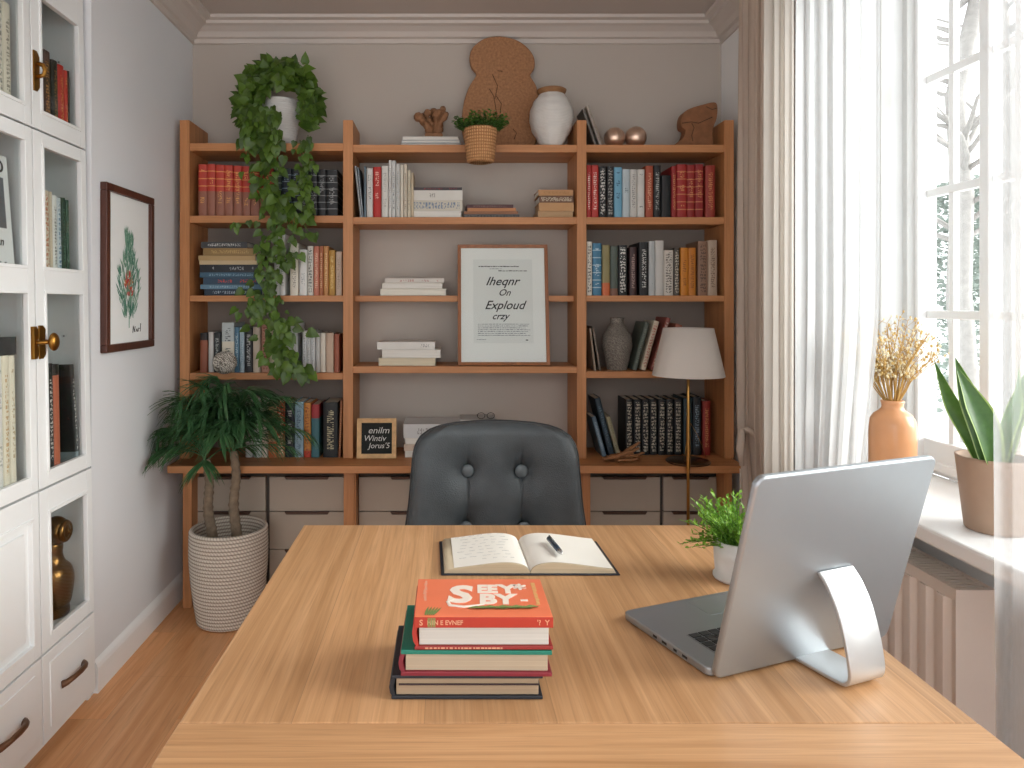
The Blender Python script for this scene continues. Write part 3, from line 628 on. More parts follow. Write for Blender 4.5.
for path in ([(608, 272), (625, 300), (632, 340), (640, 400), (650, 440)], [(635, 300), (655, 330), (650, 365)], [(640, 200), (660, 202)], [(620, 215), (640, 260), (630, 310)], [(700, 430), (715, 445), (705, 470)]):
    q = [(gx(335+x/3.938, Ysc), Ysc-.0005, gz(20+y/3.938, Ysc)) for x, y in path]; mb.tube(q, .0016, 5)
mb.build('crack', crk, t)
# coral-like wooden carving on the thin books
random.seed(4); t = thing('wooden_carving', (gx(434, 3.22), 3.22, zt), 'small knobbly carved wood ornament standing on thin white books', 'carving')
cx, cy = gx(434, 3.22), 3.225; M_carv = plain('#8a6243', .75, var=.2, vscale=50, bmp=.5)
MB().box(cx-.042, cx+.04, cy-.03, cy+.03, zt, zt+.022).build('base', M_carv, t, bevel=.006, seg=3)
mb = MB()
for i in range(11):
    a = U(0, 6.28); rr = U(.0, .03); p = Vector((cx+rr*math.cos(a), cy+rr*.6*math.sin(a), zt+.02)); ps, rs = [p.copy()], [U(.012, .017)]
    d = Vector((math.cos(a)*.4, math.sin(a)*.3, 1)).normalized()
    for k_ in range(5): p = p+d*U(.016, .028); d = (d+Vector((U(-.6, .6), U(-.4, .4), U(-.1, .4)))).normalized(); ps.append(p.copy()); rs.append(U(.008, .017))
    mb.tube(ps, rs, 8)
    for q_, r_ in zip(ps[1:], rs[1:]):
        if U(0, 1) < .6: mb.ball(q_+Vector((U(-.008, .008), U(-.008, .008), U(-.004, .008))), r_*U(.9, 1.3), 10)
    mb.ball(ps[-1], rs[-1]*1.1, 10)
mb.build('figure', M_carv, t)
# woven planter hooked on the shelf edge
random.seed(11); hx, hy = gx(480.5, 3.035), 3.036
def weave_mat(c1, c2, s1=90, s2=60, name='woven'):
    m, nt, b, o = newmat(name)
    t_ = node(nt, 'ShaderNodeTexCoord'); sp = node(nt, 'ShaderNodeSeparateXYZ'); nt.links.new(t_.outputs['Object'], sp.inputs[0])
    an = math_(nt, 'MULTIPLY', math_(nt, 'ARCTAN2', sp.outputs[1], sp.outputs[0]), s2/6.283)
    r_ = math_(nt, 'MULTIPLY', sp.outputs[2], s1); par = math_(nt, 'FLOOR', r_)
    w = math_(nt, 'MULTIPLY', math_(nt, 'ABSOLUTE', math_(nt, 'SINE', math_(nt, 'MULTIPLY', math_(nt, 'ADD', an, math_(nt, 'MULTIPLY', par, .5)), 6.283))), math_(nt, 'ABSOLUTE', math_(nt, 'SINE', math_(nt, 'MULTIPLY', r_, math.pi))))
    nt.links.new(mixc(nt, w, lin(c2), lin(c1)), b.inputs['Base Color']); b.inputs['Roughness'].default_value = .8; bump(nt, b, w, .8, .004); return m
t = thing('hanging_planter', (hx, hy, gz(163, 3.035)), 'tan woven pot of green herb hooked on the front of top shelf', 'planter')
z0, z1 = gz(163, 3.035), gz(129, 3.035)
MB().lathe([(.045, z0), (.058, z0+.004), (.063, z0+.03), (.07, z1-.03), (.073, z1-.006), (.073, z1), (.066, z1), (.064, z1-.02), (1e-5, z1-.02)], hx, hy, 40, cap=False).build('pot', weave_mat('#e0ab78', '#9c6a3e', 75, 20), t)
MB().box(hx-.012, hx+.012, 3.108, 3.118, z1-.06, Zs['C'][0]+.003).box(hx-.012, hx+.012, 3.108, 3.16, Zs['C'][0]+.0005, Zs['C'][0]+.0035).build('hook', M_bronze, t)
mb, mbs = MB(), MB()
for i in range(130):
    a = U(0, 6.28); rr = .062*math.sqrt(U(0, 1)); p = Vector((hx+rr*math.cos(a), hy+rr*math.sin(a)*.8, z1-.015)); L = U(.05, .095); d = Vector((math.cos(a)*rr*17, math.sin(a)*rr*7-.12, U(.5, 1))).normalized()
    ps = [p+d*L*f_+Vector((0, 0, -.01*f_*f_)) for f_ in (0, .5, 1)]; mbs.tube(ps, .0011, 4, cap=False)
    for j in range(11):
        f_ = .25+.75*j/10; q = p+d*L*f_; b_ = U(0, 6.28); mb.leaf(q, (math.cos(b_)+d.x*.5, math.sin(b_)*.7+d.y*.5, U(-.2, .7)), (U(-.5, .5), U(-.5, .5), 1), U(.011, .017), U(.008, .012), 0, 'oval')
mb.build('foliage', leafmat('#254d18', '#62923a', 60), t); mbs.build('stems', plain('#3c5a26', .7), t)
# white ribbed vase with brown rim
vx, vy = gx(551.5, 3.205), 3.205; zv = Zs['C'][0]; t = thing('vase', (vx, vy, zv), 'white ribbed ceramic vase with brown rim on top shelf', 'vase')
pr = [(0, .045), (.03, .062), (.09, .092), (.13, .1), (.17, .098), (.21, .082), (.24, .06), (.25, .055)]
def interp(tab, x):
    for (a, b_), (c, d) in zip(tab[:-1], tab[1:]):
        if x <= c:
            k_ = (x-a)/(c-a); k_ = k_*k_*(3-2*k_)*.5+k_*.5; return b_+(d-b_)*k_
    return tab[-1][1]
pf = [(.001, zv+.0005)]
for i in range(111):
    h = .25*i/110; pf.append((interp(pr, h)+.0016*math.sin(i*2.2), zv+.0005+h))
MB().lathe(pf, vx, vy, 56, cap=False, ripple=.006, k=9).build('body', plain('#d6d2cc', .35, var=.05, vscale=25, bmp=.15, bscale=60), t)
MB().lathe([(.052, zv+.24), (.06, zv+.25), (.066, zv+.258), (.068, zv+.266), (.062, zv+.27), (.05, zv+.27), (.048, zv+.25)], vx, vy, 40, cap=False).build('rim', plain('#8d6540', .6, var=.15, vscale=40), t)
# two bronze-pearl balls
M_pearl = plain('#d6b9a4', .28, metal=.85, var=.15, vscale=30, bmp=.15, bscale=25)
for p, r, l in ((614.6, .0475, 'smaller shiny bronze ball beside the leaning taupe book'), (635.6, .0495, 'larger shiny bronze ball, nearer to the brown stone carving')):
    tag(MB().ball((gx(p, 3.2), 3.2, Zs['R'][0]+r+.0005), r, 36).build('decorative_ball', M_pearl), l, 'ball', 'bronze balls on the top shelf')
ol = [(378, 211), (386, 200), (404, 184), (412, 160), (400, 150), (397, 128), (405, 102), (430, 86), (470, 74), (500, 67), (514, 70), (518, 88), (515, 120), (506, 145), (501, 175), (502, 211), (455, 213), (410, 213)]
Yk = 3.2; ol = spline(outline(ol, 560, 80, 3.34, Yk), 4); zb = min(p[1] for p in ol); ol = [(x, z-zb+Zs['R'][0]+.0006) for x, z in ol]
t = thing('stone_carving', (gx(697, Yk), Yk, Zs['R'][0]), 'brown mushroom-shaped stone carving at right end of top shelf', 'sculpture')
M_st = plain('#85593a', .85, var=.22, vscale=30, bmp=.6, bscale=70)
MB().prism(ol, Yk-.03, Yk+.03, 'Y', smooth=True).build('body', M_st, t, bevel=.01, seg=3)
mb = MB()
for path in ([(432, 150), (440, 165), (432, 190), (436, 210)], [(400, 150), (430, 146), (455, 150), (500, 130)], [(480, 95), (500, 105), (514, 100)]):
    mb.tube([(gx(560+x/3.34, Yk), Yk-.0302, gz(80+y/3.34, Yk)) for x, y in path], .0018, 5)
mb.build('groove', crk, t)
# ribbed white sphere, third row
def spike_ball(c, r, mat):
    def fn(u, v):
        th = v*math.pi; ph = u*2*math.pi; rr = r*(1+.035*math.sin(26*ph+14*math.sin(th*5))*math.sin(th))
        return (c[0]+rr*math.sin(th)*math.cos(ph), c[1]+rr*math.sin(th)*math.sin(ph), c[2]-rr*math.cos(th))
    return MB().grid(fn, 161, 60)
def stripe_mat(c1, c2, sc, name):
    m, nt, b, o = newmat(name); w = node(nt, 'ShaderNodeTexWave'); w.wave_type = 'BANDS'; w.bands_direction = 'DIAGONAL'
    w.inputs['Scale'].default_value = sc; w.inputs['Distortion'].default_value = 9; w.inputs['Detail'].default_value = 2; w.inputs['Detail Scale'].default_value = 2
    nt.links.new(coords(nt), w.inputs['Vector']); nt.links.new(mixc(nt, w.outputs['Fac'], lin(c2), lin(c1)), b.inputs['Base Color']); b.inputs['Roughness'].default_value = .75
    bump(nt, b, w.outputs['Fac'], .5, .003); return m
rb = .05
# the ball stands in front of the spines at the shelf edge
tag(spike_ball((gx(224.5, 3.075), 3.078, Zs['L'][3]+.0006+rb*.985), rb, None).build('decorative_ball', stripe_mat('#d8d0c4', '#5f564c', 40, 'patterned_ball')), 'white and dark ridged ball on shelf edge before the books', 'ball')
# grey patterned vase, right bay
vx, vy = gx(617, 3.2), 3.2; pf = [(.001, Zr3+.0006)]
pr = [(0, .044), (.05, .056), (.11, .068), (.15, .066), (.19, .045), (.215, .03), (.228, .029), (.238, .034)]
for i in range(60): h = .238*i/59; pf.append((interp(pr, h), Zr3+.0006+h))
pf += [(.028, Zr3+.236), (.024, Zr3+.2)]
t = thing('vase', (vx, vy, Zr3), 'grey crackle-patterned stoneware vase on shelf left of lamp', 'vase')
MB().lathe(pf, vx, vy, 48, cap=False).build('body', stripe_mat('#8d857b', '#5d564e', 55, 'patterned_stoneware'), t)
# driftwood
random.seed(21); t = thing('driftwood', (gx(622, 3.06), 3.06, ZS), 'rough piece of brown driftwood on counter before the black volumes', 'driftwood')
mb = MB(); bx, by = gx(620, 3.06), 3.06
for (ax, ay, az), (ex, ey, ez), r in (((-.07, -.02, .008), (.08, .01, .05), .014), ((-.05, .02, .012), (.06, .0, .03), .016), ((-.075, .0, .007), (.0, -.02, .02), .012), ((.0, .01, .02), (.09, .03, .075), .011), ((.02, -.01, .015), (.1, -.015, .04), .009), ((-.02, -.03, .006), (.07, -.03, .014), .01)):
    n_ = 6; ps = [Vector((bx+ax+(ex-ax)*i/n_, by+ay+(ey-ay)*i/n_, ZS+.004+az+(ez-az)*i/n_))+Vector((U(-.004, .004), U(-.004, .004), U(-.002, .004))) for i in range(n_+1)]
    mb.tube(ps, [r*(.5+.5*math.sin(math.pi*(i+.8)/(n_+1.6))) for i in range(n_+1)], 7, flat=.55)
mb.build('branches', plain('#9a6a45', .85, var=.25, vscale=40, bmp=.5), t)

# ------------------------------------------------------------------ framed print and chalkboard
def frame_thing(name, w, h, bw, dep, wood_m, mat_m, label, cat):
    """Picture frame in its own axes: x across, z up, front to -Y, base at origin."""
    t = thing(name, (0, 0, 0), label, cat)
    mb = MB()
    o = [(-w/2, 0), (w/2, 0), (w/2, h), (-w/2, h)]; i_ = [(-w/2+bw, bw), (w/2-bw, bw), (w/2-bw, h-bw), (-w/2+bw, h-bw)]
    vs = [(x, 0, z) for x, z in o]+[(x, 0.004, z) for x, z in i_]+[(x, dep, z) for x, z in o]+[(x, dep, z) for x, z in i_]
    fs = []
    for k_ in range(4):
        j = (k_+1) % 4; fs += [(k_, j, 4+j, 4+k_), (8+k_, 8+j, j, k_), (4+k_, 4+j, 12+j, 12+k_), (12+k_, 12+j, 8+j, 8+k_)]
    mb.add(vs, fs); mb.build('frame', wood_m, t, bevel=.0012)
    MB().box(-w/2+bw*.7, w/2-bw*.7, dep*.55, dep*.95, bw*.7, h-bw*.7).build('backing', mat_m, t)
    return t
RX = rotm(math.pi/2, 0, 0)
w_, h_ = .412, .553
t = frame_thing('framed_print', w_, h_, .015, .02, wood('#a5673a', '#7d4a28', 'Z', .45), plain('#ecebe8', .7, var=.01), 'oak-framed white print with black handwritten lettering, leaning in middle bay', 'picture')
fy = .02*.55
mb = MB()
mb.box(-.135, .135, fy-.0006, fy-.0001, .1, .485, 1)
T_ = lambda x, z: TR(x, fy-.0012, z) @ RX
mb.text('Iheqnr', .056, T_(-.005, .382), 0, .42, .0004, sx=1.02)
mb.text('On', .042, T_(.005, .33), 0, .42, .0004)
mb.text('Exploud', .056, T_(.005, .272), 0, .42, .0004, sx=.98)
mb.text('crzy', .044, T_(-.015, .222), 0, .42, .0004)
random.seed(3)
def tinyline(x0, x1, z, hgt=.0035, m=2):
    x = x0
    while x < x1-.003:
        L = U(.004, .016); mb.box(x, min(x+L, x1), fy-.0012, fy-.0007, z, z+hgt*U(.6, 1), m); x += L+U(.002, .004)
tinyline(-.11, .075, .45, .005, 0); tinyline(-.06, .0, .44, .003); tinyline(-.02, .11, .43, .004, 0)
for i in range(7): tinyline(-.115, .12-.01*(i % 3), .185-.0085*i, .004)
tinyline(-.12, -.08, .115, .004); tinyline(.1, .112, .112, .005, 0)
mb.build('lettering', [M_ink, plain('#e2e2df', .8, var=.01), M_grey_ink], t)
MB().box(-w_/2+.015, w_/2-.015, .005, .0065, .015, h_-.015).build('glass', glassmat(), t)
ang = math.atan2(3.196-3.152, Zs['C'][2]-Zs['C'][3]-.03)
t.location = (gx(504, 3.13), 3.126, Zs['C'][3]+.0045); t.rotation_euler = (-ang*.98, 0.0, 0)
w_, h_ = .176, .176
t = frame_thing('chalkboard', w_, h_, .02, .016, plain('#d3ac7c', .7, var=.2, vscale=40, bmp=.4), plain('#202322', .9, var=.1), 'small square chalkboard with white handwriting standing on counter beside chair', 'chalkboard')
fy = .016*.55; mb = MB()
mb.text('enilm', .04, T_(.008, .122), 0, .25, 0, sx=1.1); mb.text('Wintiv', .036, T_(-.01, .087), 0, .25, 0); mb.text("Jorus'5", .034, T_(.01, .055), 0, .25, 0)
mb.build('lettering', plain('#d5d5d2', .9), t)
t.location = (gx(376.6, 3.12), 3.11, ZS+.003); t.rotation_euler = (-.13, 0, .02)

# botanical picture on the left wall
py0, py1, pz0, pz1 = 2.463, 2.867, 1.173, 1.778
t = thing('framed_picture', (XL, (py0+py1)/2, pz0), 'dark walnut framed botanical picture of green sprig on white wall', 'picture')
M_wal = wood('#5f3526', '#40221a', 'Z', .45); fw, xf = .028, XL+.026
mb = MB()
for a, b_, c, d in ((py0, py1, pz0, pz0+fw), (py0, py1, pz1-fw, pz1), (py0, py0+fw, pz0+fw, pz1-fw), (py1-fw, py1, pz0+fw, pz1-fw)): mb.box(XL+.001, xf, a, b_, c, d)
mb.build('frame', M_wal, t, bevel=.003)
MB().box(XL+.002, XL+.012, py0+fw-.002, py1-fw+.002, pz0+fw-.002, pz1-fw+.002).build('paper', plain('#f1f3f2', .8, var=.01), t)
mb = MB(); xa = XL+.0125; yc = (py0+py1)/2+.0; random.seed(9)
def stroke(y, z, an, L, W, m):
    d = Vector((0, math.sin(an), math.cos(an))); a = Vector((0, math.cos(an), -math.sin(an)))
    p = Vector((xa+U(0, .0008), y, z)); q = p+d*L
    mb.add([p-a*W*.3, p+a*W*.3, p+d*L*.5+a*W*.5, q, p+d*L*.5-a*W*.5], [(0, 1, 2, 3, 4)], m)
for i in range(330):
    k_ = U(0, 1); z = 1.29+.27*k_; wv = .085*math.sin(math.pi*min(1, .12+k_*.9))**.8
    yy = yc+U(-wv, wv); stroke(yy, z, (yy-yc)*6+U(-.35, .35), U(.025, .055), U(.004, .008), random.choice((0, 0, 1, 1, 2)))
for i in range(60): stroke(yc+U(-.03, .03), U(1.555, 1.6), U(-.5, .5), U(.03, .05), .006, random.choice((0, 1)))
for i in range(70):
    z = U(1.375, 1.46); stroke(yc+U(-.028, .028)*(1-(abs(z-1.42)/.06)**2*.5), z, U(-1.2, 1.2), U(.015, .03), .009, random.choice((3, 3, 4)))
mb.box(xa, xa+.0008, yc-.003, yc+.002, 1.255, 1.3, 1)
mb_sig = MB()
for pth in ([(.03, 1.235), (.034, 1.262), (.044, 1.238), (.05, 1.26)], [(.056, 1.238), (.066, 1.25), (.07, 1.238)], [(.076, 1.238), (.08, 1.252), (.09, 1.25)], [(.095, 1.238), (.1, 1.27)]):
    mb_sig.tube([(xa+.0006, yc+a, z) for a, z in pth], .0014, 4)
mb_sig.build('signature', M_ink, t)
mb.build('painting', [plain('#5f8f7c', .9), plain('#86ab95', .9), plain('#4a7767', .9), plain('#c0453c', .9), plain('#c9824f', .9)], t)

# ------------------------------------------------------------------ lamp
lx, ly = gx(688, 2.955), 2.952; t = thing('lamp', (lx, ly, 0), 'slim brass lamp with white conical shade in front of bookcase', 'lamp')
m, nt, b, o = newmat('lamp_shade_cloth'); b.inputs['Base Color'].default_value = lin('#d8cfc6'); b.inputs['Roughness'].default_value = .9
nz = node(nt, 'ShaderNodeTexNoise'); nz.inputs['Scale'].default_value = 1; nt.links.new(coords(nt, (300, 300, 300)), nz.inputs['Vector']); bump(nt, b, nz.outputs['Fac'], .15)
zs0, zs1 = gz(375.5, 2.955), gz(328, 2.955)
MB().lathe([(.147, zs0), (.102, zs1), (.1, zs1), (.145, zs0+.001), (.147, zs0)], lx, ly, 64, cap=False).build('lamp_shade', m, t)
MB().lathe([(.0065, 0.02), (.0065, .64), (.0085, .66), (.0085, .82), (.0065, .9), (.006, zs1-.03)], lx, ly, 16).build('pole', M_brass, t)
mb = MB()
for a in (0, 2.1, 4.2): mb.tube([(lx, ly, zs1-.03), (lx+.1*math.cos(a), ly+.1*math.sin(a), zs1-.008)], .002, 6)
mb.build('shade_spider', M_brass, t)
MB().lathe([(1e-5, .6575), (.092, .6575), (.094, .662), (.09, .667), (.02, .672), (1e-5, .673)], gx(688, ly+.094), ly+.094, 56, cap=False).tube([(lx, ly, .668), (lx+.02, ly+.09, .672)], .008, 10).build('counter_plate', plain('#4d3420', .3, metal=.6), t)
MB().lathe([(.11, 0.0005), (.11, .012), (.02, .02), (1e-5, .02)], lx, ly, 48).build('base', M_brass, t)
mb = MB().tube([(lx, 3.0, .672), (lx+.03, 3.05, .78), (lx+.055, 3.08, .82), (lx+.09, 3.1, .77), (lx+.12, 3.1, .7), (lx+.125, 3.1, .66)], .0014, 5)
mb.build('cord', M_brass, t)

# ------------------------------------------------------------------ display cabinet on the left
CX, CY = -1.19, 2.40
cab = thing('display_cabinet', (CX, CY, 0), 'tall white cabinet with glazed doors and drawers along left wall', 'cabinet')
y0c, y1c, dep = 1.735, 2.398, .4
xb_ = CX-dep; XD = CX-.022
mb = MB().box(xb_, XD, y1c-.02, y1c, 0, 2.46).box(xb_, XD, y0c, y0c+.02, 0, 2.46).box(xb_, xb_+.012, y0c+.02, y1c-.02, 0, 2.46).box(xb_+.012, XD, y0c+.02, y1c-.02, 2.43, 2.46).box(xb_+.012, XD-.01, y0c+.02, y1c-.02, 0, .04)
mb.box(xb_+.012, XD, 2.068, 2.084, .04, 2.43)
mb.build('carcass', M_cab, cab, bevel=.002)
shelf_z = (1.895, 1.432, .81, .325)
for z in shelf_z: MB().box(xb_+.012, XD-.002, y0c+.02, 2.0675, z-.018, z).box(xb_+.012, XD-.002, 2.0845, y1c-.02, z-.018, z).build('shelf', M_cab, cab)
def door(ya, yb, za, zb_, panes, name='door', solid=False):
    ss = .04; gzs = []
    mb = MB(); fr = .0
    y_in0, y_in1 = ya+.046, yb-.034
    mb.box(XD, CX, ya, y_in0, za, zb_).box(XD, CX, y_in1, yb, za, zb_)
    cuts = [za]+[v for p in panes for v in p]+[zb_]
    for i in range(0, len(cuts), 2): mb.box(XD, CX, y_in0, y_in1, cuts[i], cuts[i+1])
    for p0, p1 in panes:                                       # raised bead round each pane
        for a, b_, c, d in ((y_in0-.004, y_in1+.004, p0-.004, p0+.006), (y_in0-.004, y_in1+.004, p1-.006, p1+.004), (y_in0-.004, y_in0+.006, p0, p1), (y_in1-.006, y_in1+.004, p0, p1)): mb.box(CX-.012, CX+.004, a, b_, c, d)
    d = mb.build(name, M_cab, cab, bevel=.0015)
    for p0, p1 in panes:
        if solid: MB().box(CX-.016, CX-.01, y_in0, y_in1, p0, p1).box(CX-.01, CX-.004, y_in0+.03, y_in1-.03, p0+.03, p1-.03).build('panel', M_cab, d, bevel=.003)
        else: MB().box(CX-.013, CX-.011, y_in0, y_in1, p0, p1).build('glass', glassmat(), d)
    return d
ys = [(2.08, 2.386), (1.745, 2.074)]
dA1 = door(*ys[0], 1.874, 2.425, [(1.93, 2.285)]); dA2 = door(*ys[0], .795, 1.868, [(.837, 1.384), (1.454, 1.83)]); dA3 = door(*ys[0], .305, .788, [(.347, .717)])
dB1 = door(*ys[1], 1.874, 2.425, [(1.93, 2.285)]); dB2 = door(*ys[1], .795, 1.868, [(.837, 1.384), (1.454, 1.83)]); dB3 = door(*ys[1], .305, .788, [(.347, .717)], solid=True)
for ya, yb in ys:
    d = MB().box(XD, CX, ya, yb, .035, .298).build('drawer', M_cab, cab, bevel=.0015)
    MB().box(CX-.001, CX+.003, ya+.035, yb-.035, .07, .265).build('panel', M_cab, d, bevel=.002)
    ym = (ya+yb)/2+.005; hw = .055
    MB().tube([(CX+.002, ym-hw-.01, .165), (CX+.014, ym-hw, .167), (CX+.026, ym-hw*.6, .172), (CX+.03, ym, .174), (CX+.026, ym+hw*.6, .172), (CX+.014, ym+hw, .167), (CX+.002, ym+hw+.01, .165)], [.012, .01, .008, .0085, .008, .01, .012], 10).build('handle', plain('#6d4c36', .4, metal=.5), d)
def knob(d, y, z, wing):
    mb = MB(); s = wing
    mb.prism([(y-.016, z-.05), (y+.002*s, z-.05), (y+.016, z-.038), (y+.012, z), (y+.016, z+.038), (y+.002*s, z+.05), (y-.016, z+.05)], CX, CX+.005, 'X')
    mb.tube([(CX+.004, y, z), (CX+.03, y, z)], [.008, .006], 10)
    mb.ball((CX+.038, y, z), .022, 20, sq=(.6, 1.0, 1.25))
    mb.build('handle', M_oldbrass, d)
knob(dA2, 2.103, 1.233, 1)
MB().prism([(2.048, 1.185), (2.062, 1.185), (2.07, 1.2), (2.064, 1.233), (2.07, 1.266), (2.062, 1.281), (2.048, 1.281)], CX, CX+.012, 'X').tube([(CX+.01, 2.058, 1.233), (CX+.03, 2.075, 1.233), (CX+.032, 2.095, 1.233)], .006, 8).build('handle', M_oldbrass, dB2)
MB().prism([(2.085, 1.985), (2.1, 1.985), (2.112, 2.0), (2.112, 2.09), (2.1, 2.105), (2.085, 2.105)], CX, CX+.005, 'X').tube([(CX+.004, 2.102, 2.03), (CX+.02, 2.106, 2.035), (CX+.024, 2.108, 2.05), (CX+.02, 2.106, 2.065), (CX+.004, 2.102, 2.07)], .007, 8).build('handle', M_oldbrass, dA1)
mb = MB()
for z in (1.0, 1.12, 1.24, 1.56, 1.68, 2.05, 2.17):
    for x in (XD-.06, XD-.3): mb.ball((x, y1c-.02, z), .0035, 8)
mb.build('shelf_pin_holes', plain('#8a8a88'), cab)
LEAN = -.0185
cab.rotation_euler = (0, LEAN, 0)
Mc = TR(CX, CY, 0) @ Matrix.Rotation(LEAN, 4, 'Y')
def in_cab(o, x, y, z, rx=0):
    """Stand an object in the cabinet: its own -Y front turned to face the room."""
    o.matrix_world = Mc @ TR(x-CX, y-CY, z) @ rotm(rx, 0, 0) @ rotm(0, 0, math.pi/2)
    return o
def cab_row(specs, shelf, where, group, xf=-1.2138):
    n = 0; last = -9
    for p0, p1, h, desc, base, *r in specs:
        ink, style, b2, sp = (r+[None]*4)[:4]
        xv = 1.212+.0185*(shelf+.12); a, b_ = xv*F/(PX-p0), xv*F/(PX-p1); a = max(a, last+.0008); last = b_
        o = book_mesh(b_-a-.0006, .17, h, bookmat(base, ink, style or 'plain', b2, sp or 0), PG)
        in_cab(o, xf, (a+b_)/2, shelf+.0006)
        tag(o, '%s book %s' % (desc, where % ORD[n]), 'book', group); n += 1
z1_, z2_, z3_, z4_ = shelf_z
cab_row([(41.2, 44.2, .29, 'pale pink white', '#d8cdc8', None, 'plain', '#c9a0a8', .45), (44.8, 52.4, .25, 'dark brown gilt-lettered', '#4a2d22', '#b8864c', 'text'), (54, 59.6, .235, 'black gilt-lettered', '#221c1a', '#a8814a', 'text'), (60.2, 65.8, .232, 'red gilt-lettered', '#b52a22', '#e0a05c', 'text'), (66.2, 69.2, .224, 'narrow red', '#bd3428', '#e0a05c', 'text2'), (69.5, 70.9, .228, 'thin dark grey', '#3b3632', '#8a7a68', 'text')],
        z1_, 'in cabinet top compartment by the wall, %s from left', 'books in the far top compartment of the white cabinet')
cab_row([(44.6, 51.2, .27, 'cream orange-lettered', '#d9cdb8', '#b5582e', 'bold'), (51.6, 54, .27, 'thin beige', '#c9baa4'), (54.3, 59, .262, 'white', '#d8d8d4', '#6b6b6b', 'text'), (59.4, 62.8, .258, 'blue-lettered white', '#b9c3c8', '#2f5a7a', 'bold'), (63.4, 67.6, .262, 'dark green', '#223a2c', '#50705c', 'text'), (68, 70.6, .258, 'green', '#2e4a38', '#8aa090', 'text2')],
        z2_, 'in cabinet second compartment by the wall, %s from left', 'books in the far second compartment of the white cabinet')
cab_row([(50, 55.6, .35, 'black white-lettered', '#1d1b1b', '#d5d3ce', 'text'), (56, 61.8, .345, 'terracotta black-topped', '#241c19', None, 'plain', '#b5654a', .9)],
        z3_, 'below brass knob in far cabinet compartment, %s from left', 'books below the brass knob in the white cabinet')
o = book_mesh(.024, .17, .335, bookmat('#1c1b1c', '#c9c7c2', 'text', '#7d8a8c', .13), PG); in_cab(o, -1.2138, 2.352, z3_+.0018, .09)
tag(o, 'black lettered book leaning on terracotta book inside white cabinet', 'book', 'books below the brass knob in the white cabinet')
g = 'cream books in the near top compartment of the white cabinet'
def yspec(rows_, shelf, group, xf=-1.2138):
    for a, b_, h, lab, base, ink, style in rows_:
        o = book_mesh(b_-a-.0008, .18, h, bookmat(base, ink, style), PG); in_cab(o, xf, (a+b_)/2, shelf+.0006); tag(o, lab, 'book', group)
yspec([(1.905, 1.947, .31, 'thick cream book in near top cabinet compartment, farther from centre stile', '#d6d0c2', '#8f8a7e', 'text'), (1.949, 1.987, .325, 'cream book with dark ornament in near top cabinet compartment', '#d9d3c6', '#5a554c', 'bold'), (1.989, 2.024, .315, 'cream lettered book beside centre stile in top cabinet compartment', '#d3cbba', '#6f6a5e', 'text')], z1_, g)
g = 'tall books in the near third compartment of the white cabinet'
yspec([(1.9, 1.928, .392, 'tall teal-footed white book in near cabinet compartment below dark album', '#c6ccc8', '#5d8a86', 'text'), (1.93, 1.956, .392, 'tall white book in near cabinet compartment below dark album', '#d8d6d0', '#9a978f', 'text2'), (1.958, 1.987, .392, 'tall cream tan-marked book in near compartment below dark album', '#d9d0bc', '#b08a58', 'text'), (1.989, 2.016, .39, 'tall cream book nearest the centre stile below dark album', '#d6cebc', '#a08a68', 'text2')], z3_, g)
o = MB().box(-.075, .065, 0, .17, 0, .05).build('album', plain('#2e3133', .6), loc=(0, 0, 0)); in_cab(o, -1.2145, 1.955, z3_+.3935)
tag(o, 'dark grey album lying across tall cream books in white cabinet', 'album')
t = thing('poster_board', (0, 0, 0), 'white board with dark grey square and black lettering inside cabinet', 'poster')
MB().box(-.13, .125, 0, .012, 0, .34).build('board', plain('#d3d3d2', .7, var=.02), t)
MB().box(-.09, .1, -.0012, .0, .13, .275).build('print', plain('#5b5c60', .7), t)
mb = MB(); mb.text('RTO', .05, TR(.055, -.0012, .305) @ RX, 0, 0, .001); mb.text('Ylan', .035, TR(.05, -.0012, .09) @ RX, 0, .3); mb.text('vis  s', .025, TR(.06, -.0012, .03) @ RX, 0, .3); mb.build('lettering', M_ink, t)
in_cab(t, -1.218, 1.903, z2_+.002)
t.matrix_world = t.matrix_world @ rotm(-.06, 0, 0)
# bronze bust
bx, by = -1.274, 2.303; t = thing('bronze_bust', (bx, by, z4_), 'polished bronze bust with curled head inside lower cabinet door', 'sculpture')
bz = z4_; M_bust = plain('#7d5a30', .28, metal=.95, var=.2, vscale=20)
pf = [(.001, bz), (.046, bz), (.048, bz+.03), (.056, bz+.045), (.066, bz+.1), (.064, bz+.13), (.055, bz+.155), (.036, bz+.175), (.028, bz+.2), (.03, bz+.225), (.02, bz+.25), (.001, bz+.26)]
pf = [(r, z) for r, z in pf]
MB().lathe(spline([(r, z, 0) for r, z in pf], 4, False) and [(max(.0008, p[0]), max(bz, p[1])) for p in spline([(r, z, 0) for r, z in pf], 4, False)], bx, by, 40, M=TR(bx, by, 0) @ Matrix.Diagonal((.8, 1, 1, 1)) @ TR(-bx, -by, 0), cap=False).build('torso', M_bust, t)
mb = MB().ball((bx+.005, by, bz+.275), .044, 28, sq=(1, .95, 1.1))
mb.tube([(bx+.035, by+.026*math.cos(a), bz+.275+.026*math.sin(a)) for a in [i*math.pi/10 for i in range(21)]], .011, 10)
mb.ball((bx+.04, by+.004, bz+.272), .012, 14)
mb.build('head', M_bust, t)
t.matrix_world = Mc @ TR(bx-CX, by-CY, z4_+.0012)

